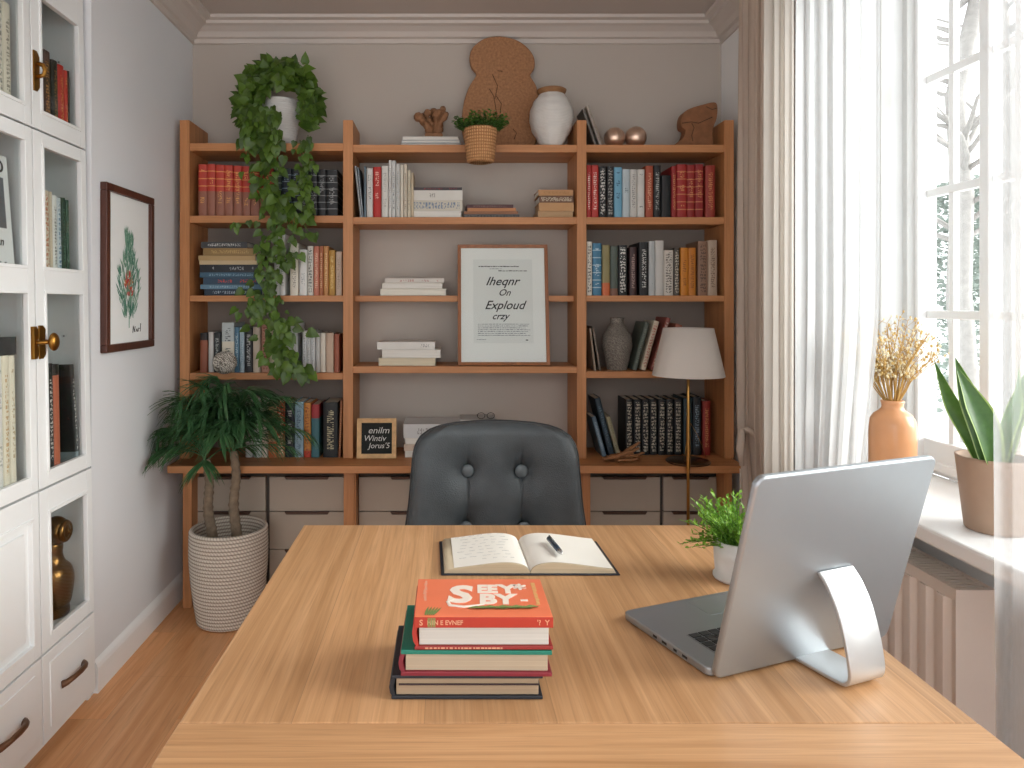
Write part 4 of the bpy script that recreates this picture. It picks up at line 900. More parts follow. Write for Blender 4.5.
# ------------------------------------------------------------------ ivy on top of the left bay
random.seed(5); ix, iy = gx(281, 3.22), 3.22; zi = Zs['L'][0]
ivy = thing('trailing_ivy', (ix, iy, zi), 'trailing green ivy in a white ribbed pot spilling down the bookcase', 'plant')
pf = [(.001, zi+.0006)]
for i in range(70):
    h = .215*i/69; pf.append((interp([(0, .058), (.05, .072), (.12, .088), (.18, .086), (.215, .078)], h)+.0012*math.sin(i*1.9), zi+.0006+h))
pf += [(.07, zi+.215), (.068, zi+.19), (.001, zi+.19)]
MB().lathe(pf, ix, iy, 48, cap=False).build('pot', plain('#d0cdc9', .45, var=.06, vscale=20), ivy)
mbl, mbv = MB(), MB()
def vine(path, n, spread, L=(.03, .05), face=(0, -1, .25)):
    P = spline([(gx(x, y_), y_, gz(yy, y_)) for x, yy, y_ in path], 8, False); P = [Vector(p) for p in P]
    mbv.tube(P, .0022, 5, cap=False)
    for i in range(n):
        k_ = U(0, len(P)-1.01); a = P[int(k_)].lerp(P[int(k_)+1], k_-int(k_)); off = Vector((random.gauss(0, 1)*spread, -abs(random.gauss(0, 1))*spread*.5, random.gauss(0, 1)*spread*.7))
        q = a+off; q.y = max(2.93, min(q.y, a.y+.01))
        d = Vector((off.x*14+U(-.6, .6), U(-.5, .1), -.75+U(-.5, .5)))
        l_ = U(*L)
        if q.z < 1.06: q.y = max(q.y, 3.0); q.z = max(q.z, 1.045)
        mbl.leaf(q, d, (face[0]+U(-.5, .5), face[1], face[2]+U(-.3, .6)), l_, l_*U(.8, 1.0), 0, 'heart')
# a mound of leaves left, above and right of the white pot
for i in range(560):
    a = U(-.75, math.pi+.75); r = math.sqrt(U(.2, 1)); r = r*1.03 if a > .9 else U(.62, 1.03); sn = math.sin(a)
    cxp, cyp = 278+38*r*math.cos(a)+U(-3, 3), 104-(40 if sn > 0 else 34)*r*sn+U(-3, 3)
    if 268 < cxp < 299 and cyp > 92: continue
    yy = iy-U(.02, .12) if cyp < 130 else iy-U(.12, .15)
    q = Vector((gx(cxp, yy), yy, gz(cyp, yy))); l_ = U(.032, .06)
    mbl.leaf(q, (math.cos(a)*.7+U(-.6, .6), U(-.5, .2), U(-.9, .5)), (U(-.6, .6), -1, U(.0, .9)), l_, l_*U(.85, 1.05), 0, 'heart')
for i in range(95):                                       # leaves hanging over the lower left of the pot
    cxp, cyp = U(243, 279), U(106, 146); yy = iy-U(.12, .165); l_ = U(.035, .06)
    mbl.leaf((gx(cxp, yy), yy, gz(cyp, yy)), (U(-.6, .6), U(-.5, .1), -.8), (U(-.6, .6), -1, U(0, .6)), l_, l_*.95, 0, 'heart')
for i in range(16):                                       # shoots standing up
    cxp, cyp = U(240, 312), U(60, 80); yy = iy-U(-.03, .1); l_ = U(.04, .06)
    mbl.leaf((gx(cxp, yy), yy, gz(cyp, yy)), (U(-.5, .5), U(-.4, .2), 1), (U(-.6, .6), -1, U(0, .4)), l_, l_*.75, 0, 'heart')
yv = 3.085
vine([(250, 140, 3.09), (248, 160, yv), (258, 185, yv), (262, 205, yv)], 18, .02, (.03, .055))
vine([(268, 135, 3.09), (268, 165, yv), (272, 195, yv), (283, 216, yv)], 52, .03, (.03, .055))
vine([(280, 150, 3.09), (276, 180, yv), (284, 205, 3.07), (290, 215, 3.07)], 40, .03, (.035, .055))
vine([(308, 135, 3.09), (309, 165, yv), (305, 190, yv), (309, 214, yv)], 60, .016, (.025, .042))
vine([(300, 140, 3.09), (303, 165, yv), (302, 185, yv)], 18, .014, (.025, .04))
vine([(284, 212, yv), (272, 235, yv), (268, 262, yv), (272, 285, yv), (258, 302, yv), (250, 312, yv)], 100, .03, (.028, .048))
vine([(290, 214, yv), (294, 228, yv), (288, 255, yv), (283, 270, yv)], 34, .03, (.03, .05))
vine([(300, 216, yv), (306, 228, yv), (312, 240, yv)], 9, .012, (.03, .045))
vine([(232, 225, yv), (240, 224, yv), (262, 222, yv)], 8, .008, (.025, .035))
vine([(272, 285, yv), (276, 300, yv), (272, 318, yv), (280, 335, yv)], 20, .014, (.022, .035))
vine([(276, 318, 3.07), (284, 335, 3.06), (276, 355, 3.05), (288, 368, 3.04), (302, 370, 3.03)], 80, .036, (.035, .06))
mbl.build('foliage', leafmat('#1c3312', '#66882f', 30, .25), ivy); mbv.build('vines', plain('#4a6a2c', .7), ivy)

# ------------------------------------------------------------------ palm in a rope basket
random.seed(12); bx, by = gx(229, 2.985), 2.985
palm = thing('potted_palm', (bx, by, 0), 'bushy green palm in a cream rope basket beside left wall', 'plant')
hb = .40; pf = [(.001, .004), (.12, .004)]; nr = 26
def rbase(h): return .128+.034*math.sin(min(1, h/hb*1.25)*math.pi/2)*(1 if h < .3 else 1-.05*(h-.3)/.1)
for i in range(nr*6+1):
    h = .006+(hb-.012)*i/(nr*6); pf.append((rbase(h)-.002+.0045*abs(math.sin(i*math.pi/6)), h))
pf += [(rbase(hb)-.012, hb), (rbase(hb)-.016, hb-.03), (rbase(.3)-.016, .28)]
m, nt, b, o = newmat('rope'); t_ = node(nt, 'ShaderNodeTexCoord'); sp = node(nt, 'ShaderNodeSeparateXYZ'); nt.links.new(t_.outputs['Object'], sp.inputs[0])
an = math_(nt, 'MULTIPLY', math_(nt, 'ARCTAN2', sp.outputs[1], sp.outputs[0]), 38); r_ = math_(nt, 'MULTIPLY', sp.outputs[2], nr/(hb-.012)*math.pi)
f1 = math_(nt, 'ABSOLUTE', math_(nt, 'SINE', r_)); f2 = math_(nt, 'ABSOLUTE', math_(nt, 'SINE', math_(nt, 'ADD', an, math_(nt, 'MULTIPLY', r_, .8))))
w_ = math_(nt, 'MULTIPLY', math_(nt, 'POWER', f1, .6), math_(nt, 'ADD', .55, math_(nt, 'MULTIPLY', f2, .45)))
nt.links.new(mixc(nt, w_, lin('#65503c'), lin('#ece2d4')), b.inputs['Base Color']); b.inputs['Roughness'].default_value = .9; bump(nt, b, w_, .7, .003)
MB().lathe(pf, bx, by, 72, cap=False).build('basket', m, palm)
MB().lathe([(.001, .3), (.06, .305), (.149, .3), (.149, .285)], bx, by, 40, cap=False).build('soil', M_soil, palm)
M_trunk = plain('#7a6a58', .9, var=.3, vscale=50, bmp=.8, bscale=60)
trunks = [((gx(215, by)-.01, by-.01), (gx(209, by)+.0, by-.03), .70), ((gx(237, by), by-.02), (gx(238, by), by-.05), .74)]
tops = []
for (x0, y0), (x1, y1), zt_ in trunks:
    ps = [(x0+(x1-x0)*k_/8+.006*math.sin(k_*1.3), y0+(y1-y0)*k_/8, .29+(zt_-.29)*k_/8) for k_ in range(9)]
    mb = MB(); pp = spline(ps, 4, False); mb.tube(pp, [(.024-.007*i/len(pp))*(1+.13*math.sin(i*2.6)) for i in range(len(pp))], 12); mb.build('trunk', M_trunk, palm); tops.append(Vector(ps[-1]))
M_palm = leafmat('#1b4128', '#5c8a58', 25, .25, .35)
def frond(root, d, L, rise, nleaf=13, lw=.012, ll=.14, curl=1.0):
    d = Vector((d[0], d[1], 0)).normalized(); side = Vector((-d.y, d.x, 0)); mb = MB(); P = []
    for i in range(15):
        s = i/14; P.append(root+d*L*(s*.95)*(1-.12*s*s)+Vector((0, 0, rise*(s*1.7-s*s*1.15*curl))))
    for p in P:
        p.x = max(p.x, XL+.03); p.y = min(p.y, 3.09 if p.z > .67 else 2.965)
        if p.x > -.87: p.z = min(p.z, .985)
    mb.tube(P, [.0035*(1-.75*i/14) for i in range(15)], 5, m=0, cap=False)
    for i in range(nleaf):
        s = .22+.78*i/(nleaf-1); k_ = s*13.99; p = P[int(k_)].lerp(P[min(14, int(k_)+1)], k_-int(k_)); tg = (P[min(14, int(k_)+1)]-P[max(0, int(k_)-1)]).normalized()
        for sg in (-1, 1):
            l_ = ll*(.55+.6*math.sin(math.pi*min(1, s*.85+.1)))*U(.8, 1.15); dd = (tg*.8+side*sg*.62*(1-.4*s)+Vector((0, 0, -.1+U(-.15, .12)))).normalized(); q = []
            for k2 in range(6): f_ = k2/5; q.append(p+dd*l_*f_+Vector((0, 0, -l_*.42*f_*f_)))
            ws = [.5, 1, 1, .8, .5, .02]; aa = dd.cross(Vector((0, 0, 1))).normalized()
            vs = [v for k2 in range(6) for v in (q[k2]-aa*lw*.5*ws[k2]+Vector((0, 0, .002)), q[k2], q[k2]+aa*lw*.5*ws[k2]+Vector((0, 0, .002)))]
            for v in vs:
                v.x = max(v.x, XL+.025); v.y = min(v.y, 3.09 if v.z > .66 else 2.965)
                if v.x > -.88: v.z = min(v.z, .99)
            mb.add(vs, [(k2*3+j, k2*3+j+1, k2*3+j+4, k2*3+j+3) for k2 in range(5) for j in (0, 1)], 0, True)
    mb.build('frond', M_palm, palm)
for ti, root in enumerate(tops):
    for i in range(26):
        a = 2*math.pi*(i*.382+ti*.2); dx, dy = math.cos(a), math.sin(a)*.6-.25
        if dy > .1: dy *= .4
        k_ = i/25
        frond(root+Vector((0, 0, U(-.03, .06))), (dx, dy), U(.08, .13)+.1*k_, U(.34, .5)*(1-k_)+U(-.02, .2)*k_, 15, U(.006, .009), U(.1, .16))
frond(tops[0], (-1, -.25), .25, .2, 12, .01, .15); frond(tops[0], (-.8, -.5), .22, .08, 12, .01, .15); frond(tops[1], (1, -.1), .40, .18, 16, .007, .09, 1.2); frond(tops[1], (.75, -.3), .32, .31, 16, .007, .1, .85); frond(tops[1], (1, -.15), .30, .04, 12, .007, .1, 1.15)

# ------------------------------------------------------------------ desk
DX0, DX1, DY0, DY1, DZ = -.381, .762, .80, 1.892, .75
M_desk = wood('#d9aa7d', '#b58659', 'Y', .42, planks=(.19, 9.0), fine=1.7, knots=True); M_deskx = wood('#d9aa7d', '#b58659', 'X', .42, fine=1.7); M_deskz = wood('#cf9b66', '#aa7442', 'Z', .45)
desk = thing('desk', ((DX0+DX1)/2, (DY0+DY1)/2, 0), 'large solid oak desk with end board in the middle of room', 'desk')
MB().box(DX0, DX1, 1.0005, DY1, DZ-.035, DZ).build('tabletop', M_desk, desk, bevel=.0025)
MB().box(DX0, DX1, DY0, .9995, DZ-.035, DZ).build('end_board', M_deskx, desk, bevel=.0015)
for x in (DX0+.06, DX1-.12):
    for y in (DY0+.05, DY1-.11): MB().box(x, x+.06, y, y+.06, 0, DZ-.0355).build('leg', M_deskz, desk, bevel=.004)
mb = MB().box(DX0+.12, DX1-.12, DY0+.07, DY0+.09, .62, DZ-.0355).box(DX0+.12, DX1-.12, DY1-.09, DY1-.07, .62, DZ-.0355).box(DX0+.08, DX0+.1, DY0+.11, DY1-.11, .62, DZ-.0355).box(DX1-.1, DX1-.08, DY0+.11, DY1-.11, .62, DZ-.0355)
mb.build('apron', M_deskx, desk)

# ------------------------------------------------------------------ chair
YC = 2.32; ccx = gx(494.5, YC)
chair = thing('office_chair', (ccx, 2.1, 0), 'dark grey button-tufted leather chair behind the desk', 'chair')
m, nt, b, o = newmat('grey_leather'); n = node(nt, 'ShaderNodeTexVoronoi'); n.inputs['Scale'].default_value = 300; nt.links.new(coords(nt), n.inputs['Vector'])
n2 = node(nt, 'ShaderNodeTexNoise'); n2.inputs['Scale'].default_value = 14; nt.links.new(coords(nt), n2.inputs['Vector'])
nt.links.new(mixc(nt, n2.outputs['Fac'], lin('#34393c'), lin('#51575a')), b.inputs['Base Color']); b.inputs['Roughness'].default_value = .42; bump(nt, b, n.outputs['Distance'], .5, .002); M_lea = m
sc = YC/F
hwt = [(.40, .29), (gz(524, YC), 88*sc), (gz(500, YC), 84.5*sc), (gz(470, YC), 82*sc), (gz(452, YC), 80.5*sc), (gz(442, YC), 78*sc), (gz(434, YC), 73*sc), (gz(428, YC), 64*sc), (gz(424.5, YC), 53*sc), (gz(422.3, YC), 38*sc), (gz(421, YC), 16*sc), (gz(420.6, YC), .001)]
def hw_at(z):
    for (a, b_), (c, d) in zip(hwt[:-1], hwt[1:]):
        if z <= c: return b_+(d-b_)*(z-a)/(c-a)
    return .001
zrow = [.40+(gz(440, YC)-.40)*i/46 for i in range(47)]+[gz(440-19.4*math.sin(math.pi/2*i/22), YC) for i in range(1, 23)]
btn = [(gx(467.3, YC), gz(469, YC)), (gx(520.5, YC), gz(469, YC)), (gx(466, YC), gz(525, YC)), (gx(523, YC), gz(525, YC)), (gx(466, YC), gz(580, YC)), (gx(523, YC), gz(580, YC))]
ztp = zrow[-1]
def front(x, z, hw):
    de = min(hw-abs(x-ccx), (ztp-z)*1.2+.0); t_ = min(1, max(0, de)/.05); y = YC-.05*math.sqrt(max(0, 1-(1-t_)**2)) - .05*((x-ccx)/.28)**2
    for bx_, bz_ in btn:
        r2 = (x-bx_)**2+(z-bz_)**2; y += .024*math.exp(-r2/.022**2)+.02*math.exp(-r2/.06**2)
        y += .004*math.exp(-((x-bx_)/.0045)**2)*(math.exp(-((z-bz_)/.045)**2))
        for sx_ in (-1, 1): pass
    for bx_ in (btn[0][0], btn[1][0]): y += .006*math.exp(-((x-bx_)/.0035)**2)*(1 if z < btn[0][1] else math.exp(-((z-btn[0][1])/.05)**2))+.007*math.exp(-((x-bx_)/.025)**2)*(1 if z < btn[0][1] else math.exp(-((z-btn[0][1])/.06)**2))
    return y
NU = 150; mb = MB(); vs = []
for z in zrow:
    hw = hw_at(z)
    for i in range(NU):
        u = -1+2*i/(NU-1); x = ccx+hw*u; vs.append((x, front(x, z, hw), z+.02*0))
R_ = len(zrow)
mb.add(vs, [(j*NU+i, j*NU+i+1, (j+1)*NU+i+1, (j+1)*NU+i) for j in range(R_-1) for i in range(NU-1)], 0, True)
mb.build('backrest', M_lea, chair)
mb = MB(); vs = []; NB = 40
for z in zrow:
    hw = hw_at(z)
    for i in range(NB):
        u = -1+2*i/(NB-1); x = ccx+hw*u; de = min(hw*(1-abs(u)), ztp-z); vs.append((x, YC-.05*(hw*u/.28)**2+.03*math.sqrt(min(1, max(0, de)/.03)), z))
mb.add(vs, [(j*NB+i+1, j*NB+i, (j+1)*NB+i, (j+1)*NB+i+1) for j in range(R_-1) for i in range(NB-1)], 0, True)
mb.build('back_shell', plain('#2c2f31', .5), chair)
pip = [(ccx-hw_at(z), YC-.05*(hw_at(z)/.28)**2, z) for z in zrow]+[(ccx+hw_at(z), YC-.05*(hw_at(z)/.28)**2, z) for z in reversed(zrow[:-1])]
MB().tube(pip, .0042, 8).build('piping', plain('#25282a', .4), chair)
for bx_, bz_ in btn[:4]:
    y = front(bx_+.02, bz_, .28)
    MB().ball((bx_, y-.004, bz_), .0215, 24, sq=(1, .42, 1)).build('button', plain('#596063', .4, bmp=.1), chair)
MB().box(ccx-.25, ccx+.25, 1.86, 2.29, .42, .52).build('seat', M_lea, chair, bevel=.035, seg=4)
MB().lathe([(.028, .1), (.028, .4), (.06, .41), (.06, .42)], ccx, 2.1, 20).build('gas_column', plain('#2a2b2d', .3, metal=.8), chair)
mbc = MB()
for i in range(5):
    a = i*2*math.pi/5+.3; ex, ey = ccx+.27*math.cos(a), 2.1+.27*math.sin(a)
    MB().tube([(ccx, 2.1, .12), (ex, ey, .075)], [.03, .018], 10).build('base_leg', plain('#2a2b2d', .3, metal=.8), chair)
    MB().lathe([(.001, -.012), (.027, -.012), (.03, -.006), (.03, .006), (.027, .012), (.001, .012)], seg=20, M=TR(ex, ey, .0305) @ rotm(math.pi/2, 0, a)).tube([(ex, ey, .03), (ex, ey, .075)], .008, 8).build('caster', M_black, chair)

# ------------------------------------------------------------------ open notebook and pen
bkc = (gx(530, 1.55), 1.545)
nb = thing('open_notebook', (bkc[0], bkc[1], DZ), 'open dark-covered notebook with blank cream pages near far desk edge', 'notebook')
DP = .203
def arc(x, w=.185, side=1):
    f = x/w; return .0045+.0205*math.sin(math.pi*min(1, f*1.02)**.55)*(1-.28*f)+.007*f
def block(side):
    def prof_(off): return [(side*.185*i/24, max(.0035, arc(.185*i/24)-off)) for i in range(25)]
    mb = MB(); top = prof_(0); poly = top+[(side*.19, .0035), (side*.001, .0035)]
    mb.prism(poly, 0, DP, 'Y', smooth=True); return mb
sh = Matrix(((1, -.028, 0, bkc[0]), (0, 1, 0, bkc[1]), (0, 0, 1, DZ), (0, 0, 0, 1)))
def tf(mb): mb.v = [tuple(sh @ Vector(p)) for p in mb.v]; return mb
M_navy = plain('#20242f', .55); M_pgs = pages_mat('#d9c7a8'); M_pagetop = plain('#efebe2', .85, var=.015)
tf(MB().box(-.197, .197, -.006, DP+.006, .0006, .0034)).build('cover', M_navy, nb, bevel=.0012)
for s in (-1, 1):
    tf(block(s)).build('page_block', M_pgs, nb)
    mb = MB()
    a0, a1 = (.0, .168 if s < 0 else .183)
    mb.grid(lambda u, v: (s*(a0+(a1-a0)*u), .004+(DP-.006)*v, arc(a0+(a1-a0)*u)+.0011), 30, 2); tf(mb).build('page', M_pagetop, nb)
mb = MB(); random.seed(31)
for i in range(9):
    v = .035+.16*i/8; x = .03+U(0, .02)
    while x < .15-(.05 if i == 0 else 0):
        L = U(.008, .02); mb.tube([(-(x+L*k_/2), v+U(-.001, .001), arc(x+L*k_/2)+.0016) for k_ in range(3)], .00028, 3, cap=False); x += L+U(.006, .015)
tf(mb).build('handwriting', M_grey_ink, nb)
# pen lying on the right page
p0 = Vector((gx(549, 1.67), 1.675, 0)); p1 = Vector((gx(562, 1.575), 1.575, 0))
def pz(p): q = sh.inverted() @ p; return DZ+arc(max(0, q.x))+.0085
p0.z, p1.z = pz(p0)+.003, pz(p1)+.003
pen = thing('pen', (p0+p1)/2, 'dark blue pen with silver tip lying on the open notebook', 'pen')
dv = p1-p0
MB().tube([p0+dv*f_ for f_ in (0, .02, .5, .82)], [.0045, .0062, .0066, .0058], 14).build('barrel', plain('#24384c', .3, coat=.5), pen)
MB().tube([p0+dv*f_ for f_ in (.82, .9, .97, 1.0)], [.0059, .005, .003, .0012], 14).build('tip', plain('#c8c9c9', .25, metal=.9), pen)
MB().tube([p0+dv*.03+Vector((0, 0, .008)), p0+dv*.4+Vector((0, 0, .0085))], .0016, 8).build('clip', plain('#b9bcbf', .25, metal=.9), pen)

# ------------------------------------------------------------------ stack of three hardbacks
yF = 1.058
def desk_book(x0, x1, y0, y1, z0, z1, top, bot, pages, label, ct=.0045, rz=0, spine=None, topmat=None):
    t = thing('hardback_book', ((x0+x1)/2, (y0+y1)/2, z0), label, 'book', 'stack of hardbacks on the desk')
    MB().box(x0, x1, y0, y1, z0, z0+ct).build('back_cover', bot, t, bevel=.0012)
    MB().box(x0, x1, y0, y1, z1-ct, z1).build('front_cover', top, t, bevel=.0012)
    T = z1-z0; sp = [(x0+.004, z0+ct*.5), (x0-.002, z0+T*.25), (x0-.0035, z0+T*.5), (x0-.002, z0+T*.75), (x0+.004, z1-ct*.5), (x0+.0065, z1-ct*.9), (x0+.0025, z0+T*.5), (x0+.0065, z0+ct*.9)]
    MB().prism(sp, y0+.0008, y1-.0008, 'Y', smooth=True).build('spine', spine or bot, t)
    MB().box(x0+.007, x1-.006, y0+.005, y1-.005, z0+ct, z1-ct).build('page_block', pages, t, bevel=.0008)
    t.rotation_euler = (0, 0, rz); return t
zA = DZ+.0006; zb1, zb2, zb3 = .787, .8265, .877
pgb = pages_mat('#b59a7a')
t = desk_book(-.081, .148, yF, yF+.165, zA, zb1, plain('#23262d', .5), plain('#1d232b', .45), pages_mat('#b0987c'), 'bottom hardback of desk stack, black cover with tan pages', .005)
MB().box(-.07, .142, yF+.003, yF+.16, .7705, .7725).build('ribbon_marker', plain('#3a2a2a', .7), t)
t = desk_book(-.066, .162, yF-.004, yF+.155, zb1+.0006, zb2, plain('#12705c', .45), plain('#7d1f2c', .45), pages_mat('#c0ac92'), 'middle hardback of desk stack, green top cover and crimson underside', .0065, -.01, spine=plain('#7d1f2c', .5))
t = desk_book(-.046, .163, yF-.003, yF+.142, zb2+.0006, zb3, plain('#f0805a', .4), plain('#8a1f1a', .45), pages_mat('#d2ccc2'), 'top hardback of desk stack, orange cover with white lettering', .0055, 0, spine=plain('#a82a1c', .5))
# red front band hanging from the orange cover, with its small title marks, and the cover lettering
M_red = plain('#a82a12', .4); zl = zb3
MB().box(-.046, .163, yF-.0045, yF-.002, zb3-.016, zb3-.0006).build('front_band', M_red, t, bevel=.0006)
M_cw, M_grn, M_gold = plain('#f3e6d8', .6, var=.02), plain('#7a8a4e', .7), plain('#d8b070', .6)
mb = MB(); random.seed(2); up = lambda x, y: TR(x, y, zl+.0002)
mb.text('S', .088, up(.022, yF+.076), 0, .12, .0035, sx=.95)
mb.text('EE', .042, up(.069, yF+.098), 0, .05, .0022, sx=.8); mb.text('Y', .046, up(.103, yF+.098), 0, 0, .0022); mb.text('*', .05, up(.124, yF+.098), 0, 0, .0012)
mb.text('BY', .050, up(.082, yF+.058), 0, .05, .0024, sx=.98); mb.text('-', .04, up(.126, yF+.058), 0, 0, .001)
mb.tube([(.062, yF+.04, zl+.0006), (.03, yF+.031, zl+.0006), (.008, yF+.036, zl+.0006), (.004, yF+.05, zl+.0006), (.014, yF+.058, zl+.0006)], [.002, .004, .0045, .003, .0015], 8, flat=.2)
for i in range(16):
    mb.box(-.036+U(0, .003), -.031+U(0, .002), yF+.055+i*.005, yF+.0578+i*.005, zl, zl+.0004, 2)
    if i < 15: mb.box(.143+U(0, .002), .149+U(0, .002), yF+.04+i*.0058, yF+.0435+i*.0058, zl, zl+.0004, 3)
for i in range(9):
    x = .035+i*.0105; mb.leaf((x, yF+.026, zl+.0008), (1, U(-.18, .18), 0), (0, 0, 1), .028, .008, 1, 'oval', 0)
for i in range(5): mb.leaf((-.03+i*.003, yF+.002, zl+.0007), (.15+.08*i, 1, 0), (0, 0, 1), .03, .004, 1, 'blade', 0)
mb.build('cover_lettering', [M_cw, M_grn, plain('#dba58a', .7), M_gold], t)
mb = MB()
mb.text('NIN E EVNEF', .0095, TR(.0, yF-.0047, zb3-.0085) @ RX, 0, 0, .0002, .0001); 
mk = MB(); mk.text('S', .012, TR(-.036, yF-.0047, zb3-.0085) @ RX, 0, 0, .0003, .0001); mk.build('band_mark', plain('#cf9474', .6), t)
mk = MB(); mk.text("'?  Y", .011, TR(.148, yF-.0047, zb3-.0085) @ RX, 0, 0, .0002, .0001); mk.build('band_mark', plain('#cf9474', .6), t)
for i in range(5): mb.box(-.026+i*.0025, -.0245+i*.0025, yF-.0049, yF-.0045, zb3-.015, zb3-.001, 1)
mb.build('band_lettering', [plain('#cf9474', .6), M_grn], t); mb = MB(); x = -.03
while x < .085: L = U(.002, .006); mb.box(x, x+L, yF-.0034, yF-.003, zb2+.0022, zb2+.0045, 0); x += L+U(.001, .003)
mb.build('back_cover_lettering', [plain('#cf9474', .6), M_grn], t)

# ------------------------------------------------------------------ laptop with stand
TH = math.radians(21.5); u = Vector((math.cos(TH), math.sin(TH), 0)); ov = Vector((math.sin(TH), -math.cos(TH), 0))   # along the hinge, and outward (toward the near desk edge)
B0 = Vector((.421, 1.117, DZ)); W = .392; BD = .228
M_alu = plain('#a3a8ac', .4, metal=.8, var=.02); M_alu2 = plain('#d0d2d3', .36, metal=.8, var=.02)
lap = thing('laptop', tuple(B0+u*W/2), 'open silver laptop on curved metal stand at right side of desk', 'laptop')
Lf = Matrix(((u.x, ov.x, 0, B0.x), (u.y, ov.y, 0, B0.y), (0, 0, 1, DZ), (0, 0, 0, 1)))      # local: x along hinge, y outward, z up
def rrect(w, h, r, n=6, x0=0, y0=0):
    out = []
    for cx_, cy_, a0 in ((w-r, r, -math.pi/2), (w-r, h-r, 0), (r, h-r, math.pi/2), (r, r, math.pi)):
        out += [(x0+cx_+r*math.cos(a0+math.pi/2*i/n), y0+cy_+r*math.sin(a0+math.pi/2*i/n)) for i in range(n+1)]
    return out
MB().prism(rrect(W, BD, .012, 6, 0, -BD), .002, .016, 'Z', M=Lf).build('base', M_alu, lap, bevel=.003, seg=3)
mb = MB().box(.045, W-.045, -.105, -.022, .0155, .0163, M=Lf); mb.build('keyboard_well', plain('#8f9294', .4, metal=.6), lap)
mb = MB()
for r_ in range(5):
    for c_ in range(13):
        x0 = .048+c_*.0212; mb.box(x0, x0+.0185, -.1035+r_*.0162, -.1035+r_*.0162+.0138, .0163, .0178, M=Lf)
mb.build('keys', plain('#1f2022', .5), lap, bevel=.0008)
MB().prism(rrect(.11, .065, .004, 4, W/2-.055, -BD+.012), .0158, .0164, 'Z', M=Lf).build('trackpad', plain('#a3a7aa', .3, metal=.7), lap)
mb = MB()
for x in (.05, .075, .1): pass
for i, L in enumerate((.012, .008, .012, .01)):
    s0 = -.05-i*.026; mb.box(-.0006, .0008, s0-L, s0, .007, .011, M=Lf)
mb.build('ports', M_black, lap)
tilt = math.atan2(.0904, .344); H = .353
Ls = Lf @ TR(0, .002, .006) @ Matrix.Rotation(-tilt, 4, 'X') if False else Lf @ TR(0, 0, .006) @ Matrix(((1, 0, 0, 0), (0, math.cos(tilt), math.sin(tilt), 0), (0, -math.sin(tilt), math.cos(tilt), 0), (0, 0, 0, 1)))
mb = MB().prism(rrect(W, H, .017, 8), 0, .012, 'Y', M=Ls); mb.build('screen_lid', M_alu, lap, bevel=.0045, seg=4)
MB().prism(rrect(W-.012, H-.014, .012, 6, .006, .008), -.0012, .0002, 'Y', M=Ls).build('screen_panel', plain('#15171a', .15), lap)
pf = spline([(.0575, .168, 0), (.074, .15, 0), (.091, .12, 0), (.103, .085, 0), (.111, .05, 0), (.114, .022, 0), (.106, .007, 0), (.086, .0032, 0), (.035, .003, 0), (.012, .003, 0), (.0, .003, 0)], 6, False)
pf = [Vector((p[0], p[1])) for p in pf]; th = .006; nrm = []
for i in range(len(pf)):
    t_ = (pf[min(i+1, len(pf)-1)]-pf[max(i-1, 0)]).normalized(); nrm.append(Vector((t_.y, -t_.x)))
outer = [p-n*0 for p, n in zip(pf, nrm)]; inner = [p+n*th for p, n in zip(pf, nrm)]
poly = [(p.x, max(.0008, p.y)) for p in outer]+[(p.x, max(.0008, p.y)) for p in reversed(inner)]
mb = MB().prism([(a, b_) for a, b_ in poly], .172, .248, 'X', M=Lf, smooth=True)
mb.build('stand', M_alu2, lap, bevel=.0015)
# white pot with a feathery plant
random.seed(14); px_, py_ = gx(739, 1.52), 1.525; t = thing('potted_fern', (px_, py_, DZ), 'small bright green feathery plant in white pot behind laptop', 'plant')
MB().lathe([(.001, DZ+.0006), (.05, DZ+.0006), (.052, DZ+.004), (.052, DZ+.008), (.047, DZ+.009), (.05, DZ+.05), (.052, DZ+.084), (.047, DZ+.085), (.045, DZ+.07), (.001, DZ+.07)], px_, py_, 44, cap=False).build('pot', plain('#e4e1dd', .4, var=.02), t)
MB().lathe([(.001, DZ+.076), (.0455, DZ+.072)], px_, py_, 24, cap=False).build('soil', M_soil, t)
mb, mbs = MB(), MB()
for i in range(140):
    a = U(0, 6.28); rr = U(0, .04); p = Vector((px_+rr*math.cos(a), py_+rr*math.sin(a), DZ+.073)); L = U(.075, .14); d = Vector((math.cos(a)*U(.1, 1.1), math.sin(a)*U(.1, .8), U(.75, 1.1))).normalized()
    if i < 8: a = math.pi+U(-.5, .3); d = Vector((math.cos(a), math.sin(a)*.5, .35)).normalized(); L = U(.09, .12)
    ps = [p+d*L*f_+Vector((0, 0, -.03*f_*f_)) for f_ in (0, .35, .7, 1)]; mbs.tube(ps, [.0011, .001, .0008, .0005], 4, cap=False)
    for j in range(15):
        f_ = .2+.8*j/14; q = p+d*L*f_+Vector((0, 0, -.03*f_*f_)); b_ = U(0, 6.28)
        mb.leaf(q, Vector((math.cos(b_), math.sin(b_), U(-.2, .8)))+d*.8, (U(-.6, .6), U(-.6, .6), 1), U(.009, .015), U(.004, .007), 0, 'oval', .1)
mb.build('foliage', leafmat('#528f26', '#a5d352', 80, .35), t); mbs.build('stems', plain('#5d8a34', .7), t)

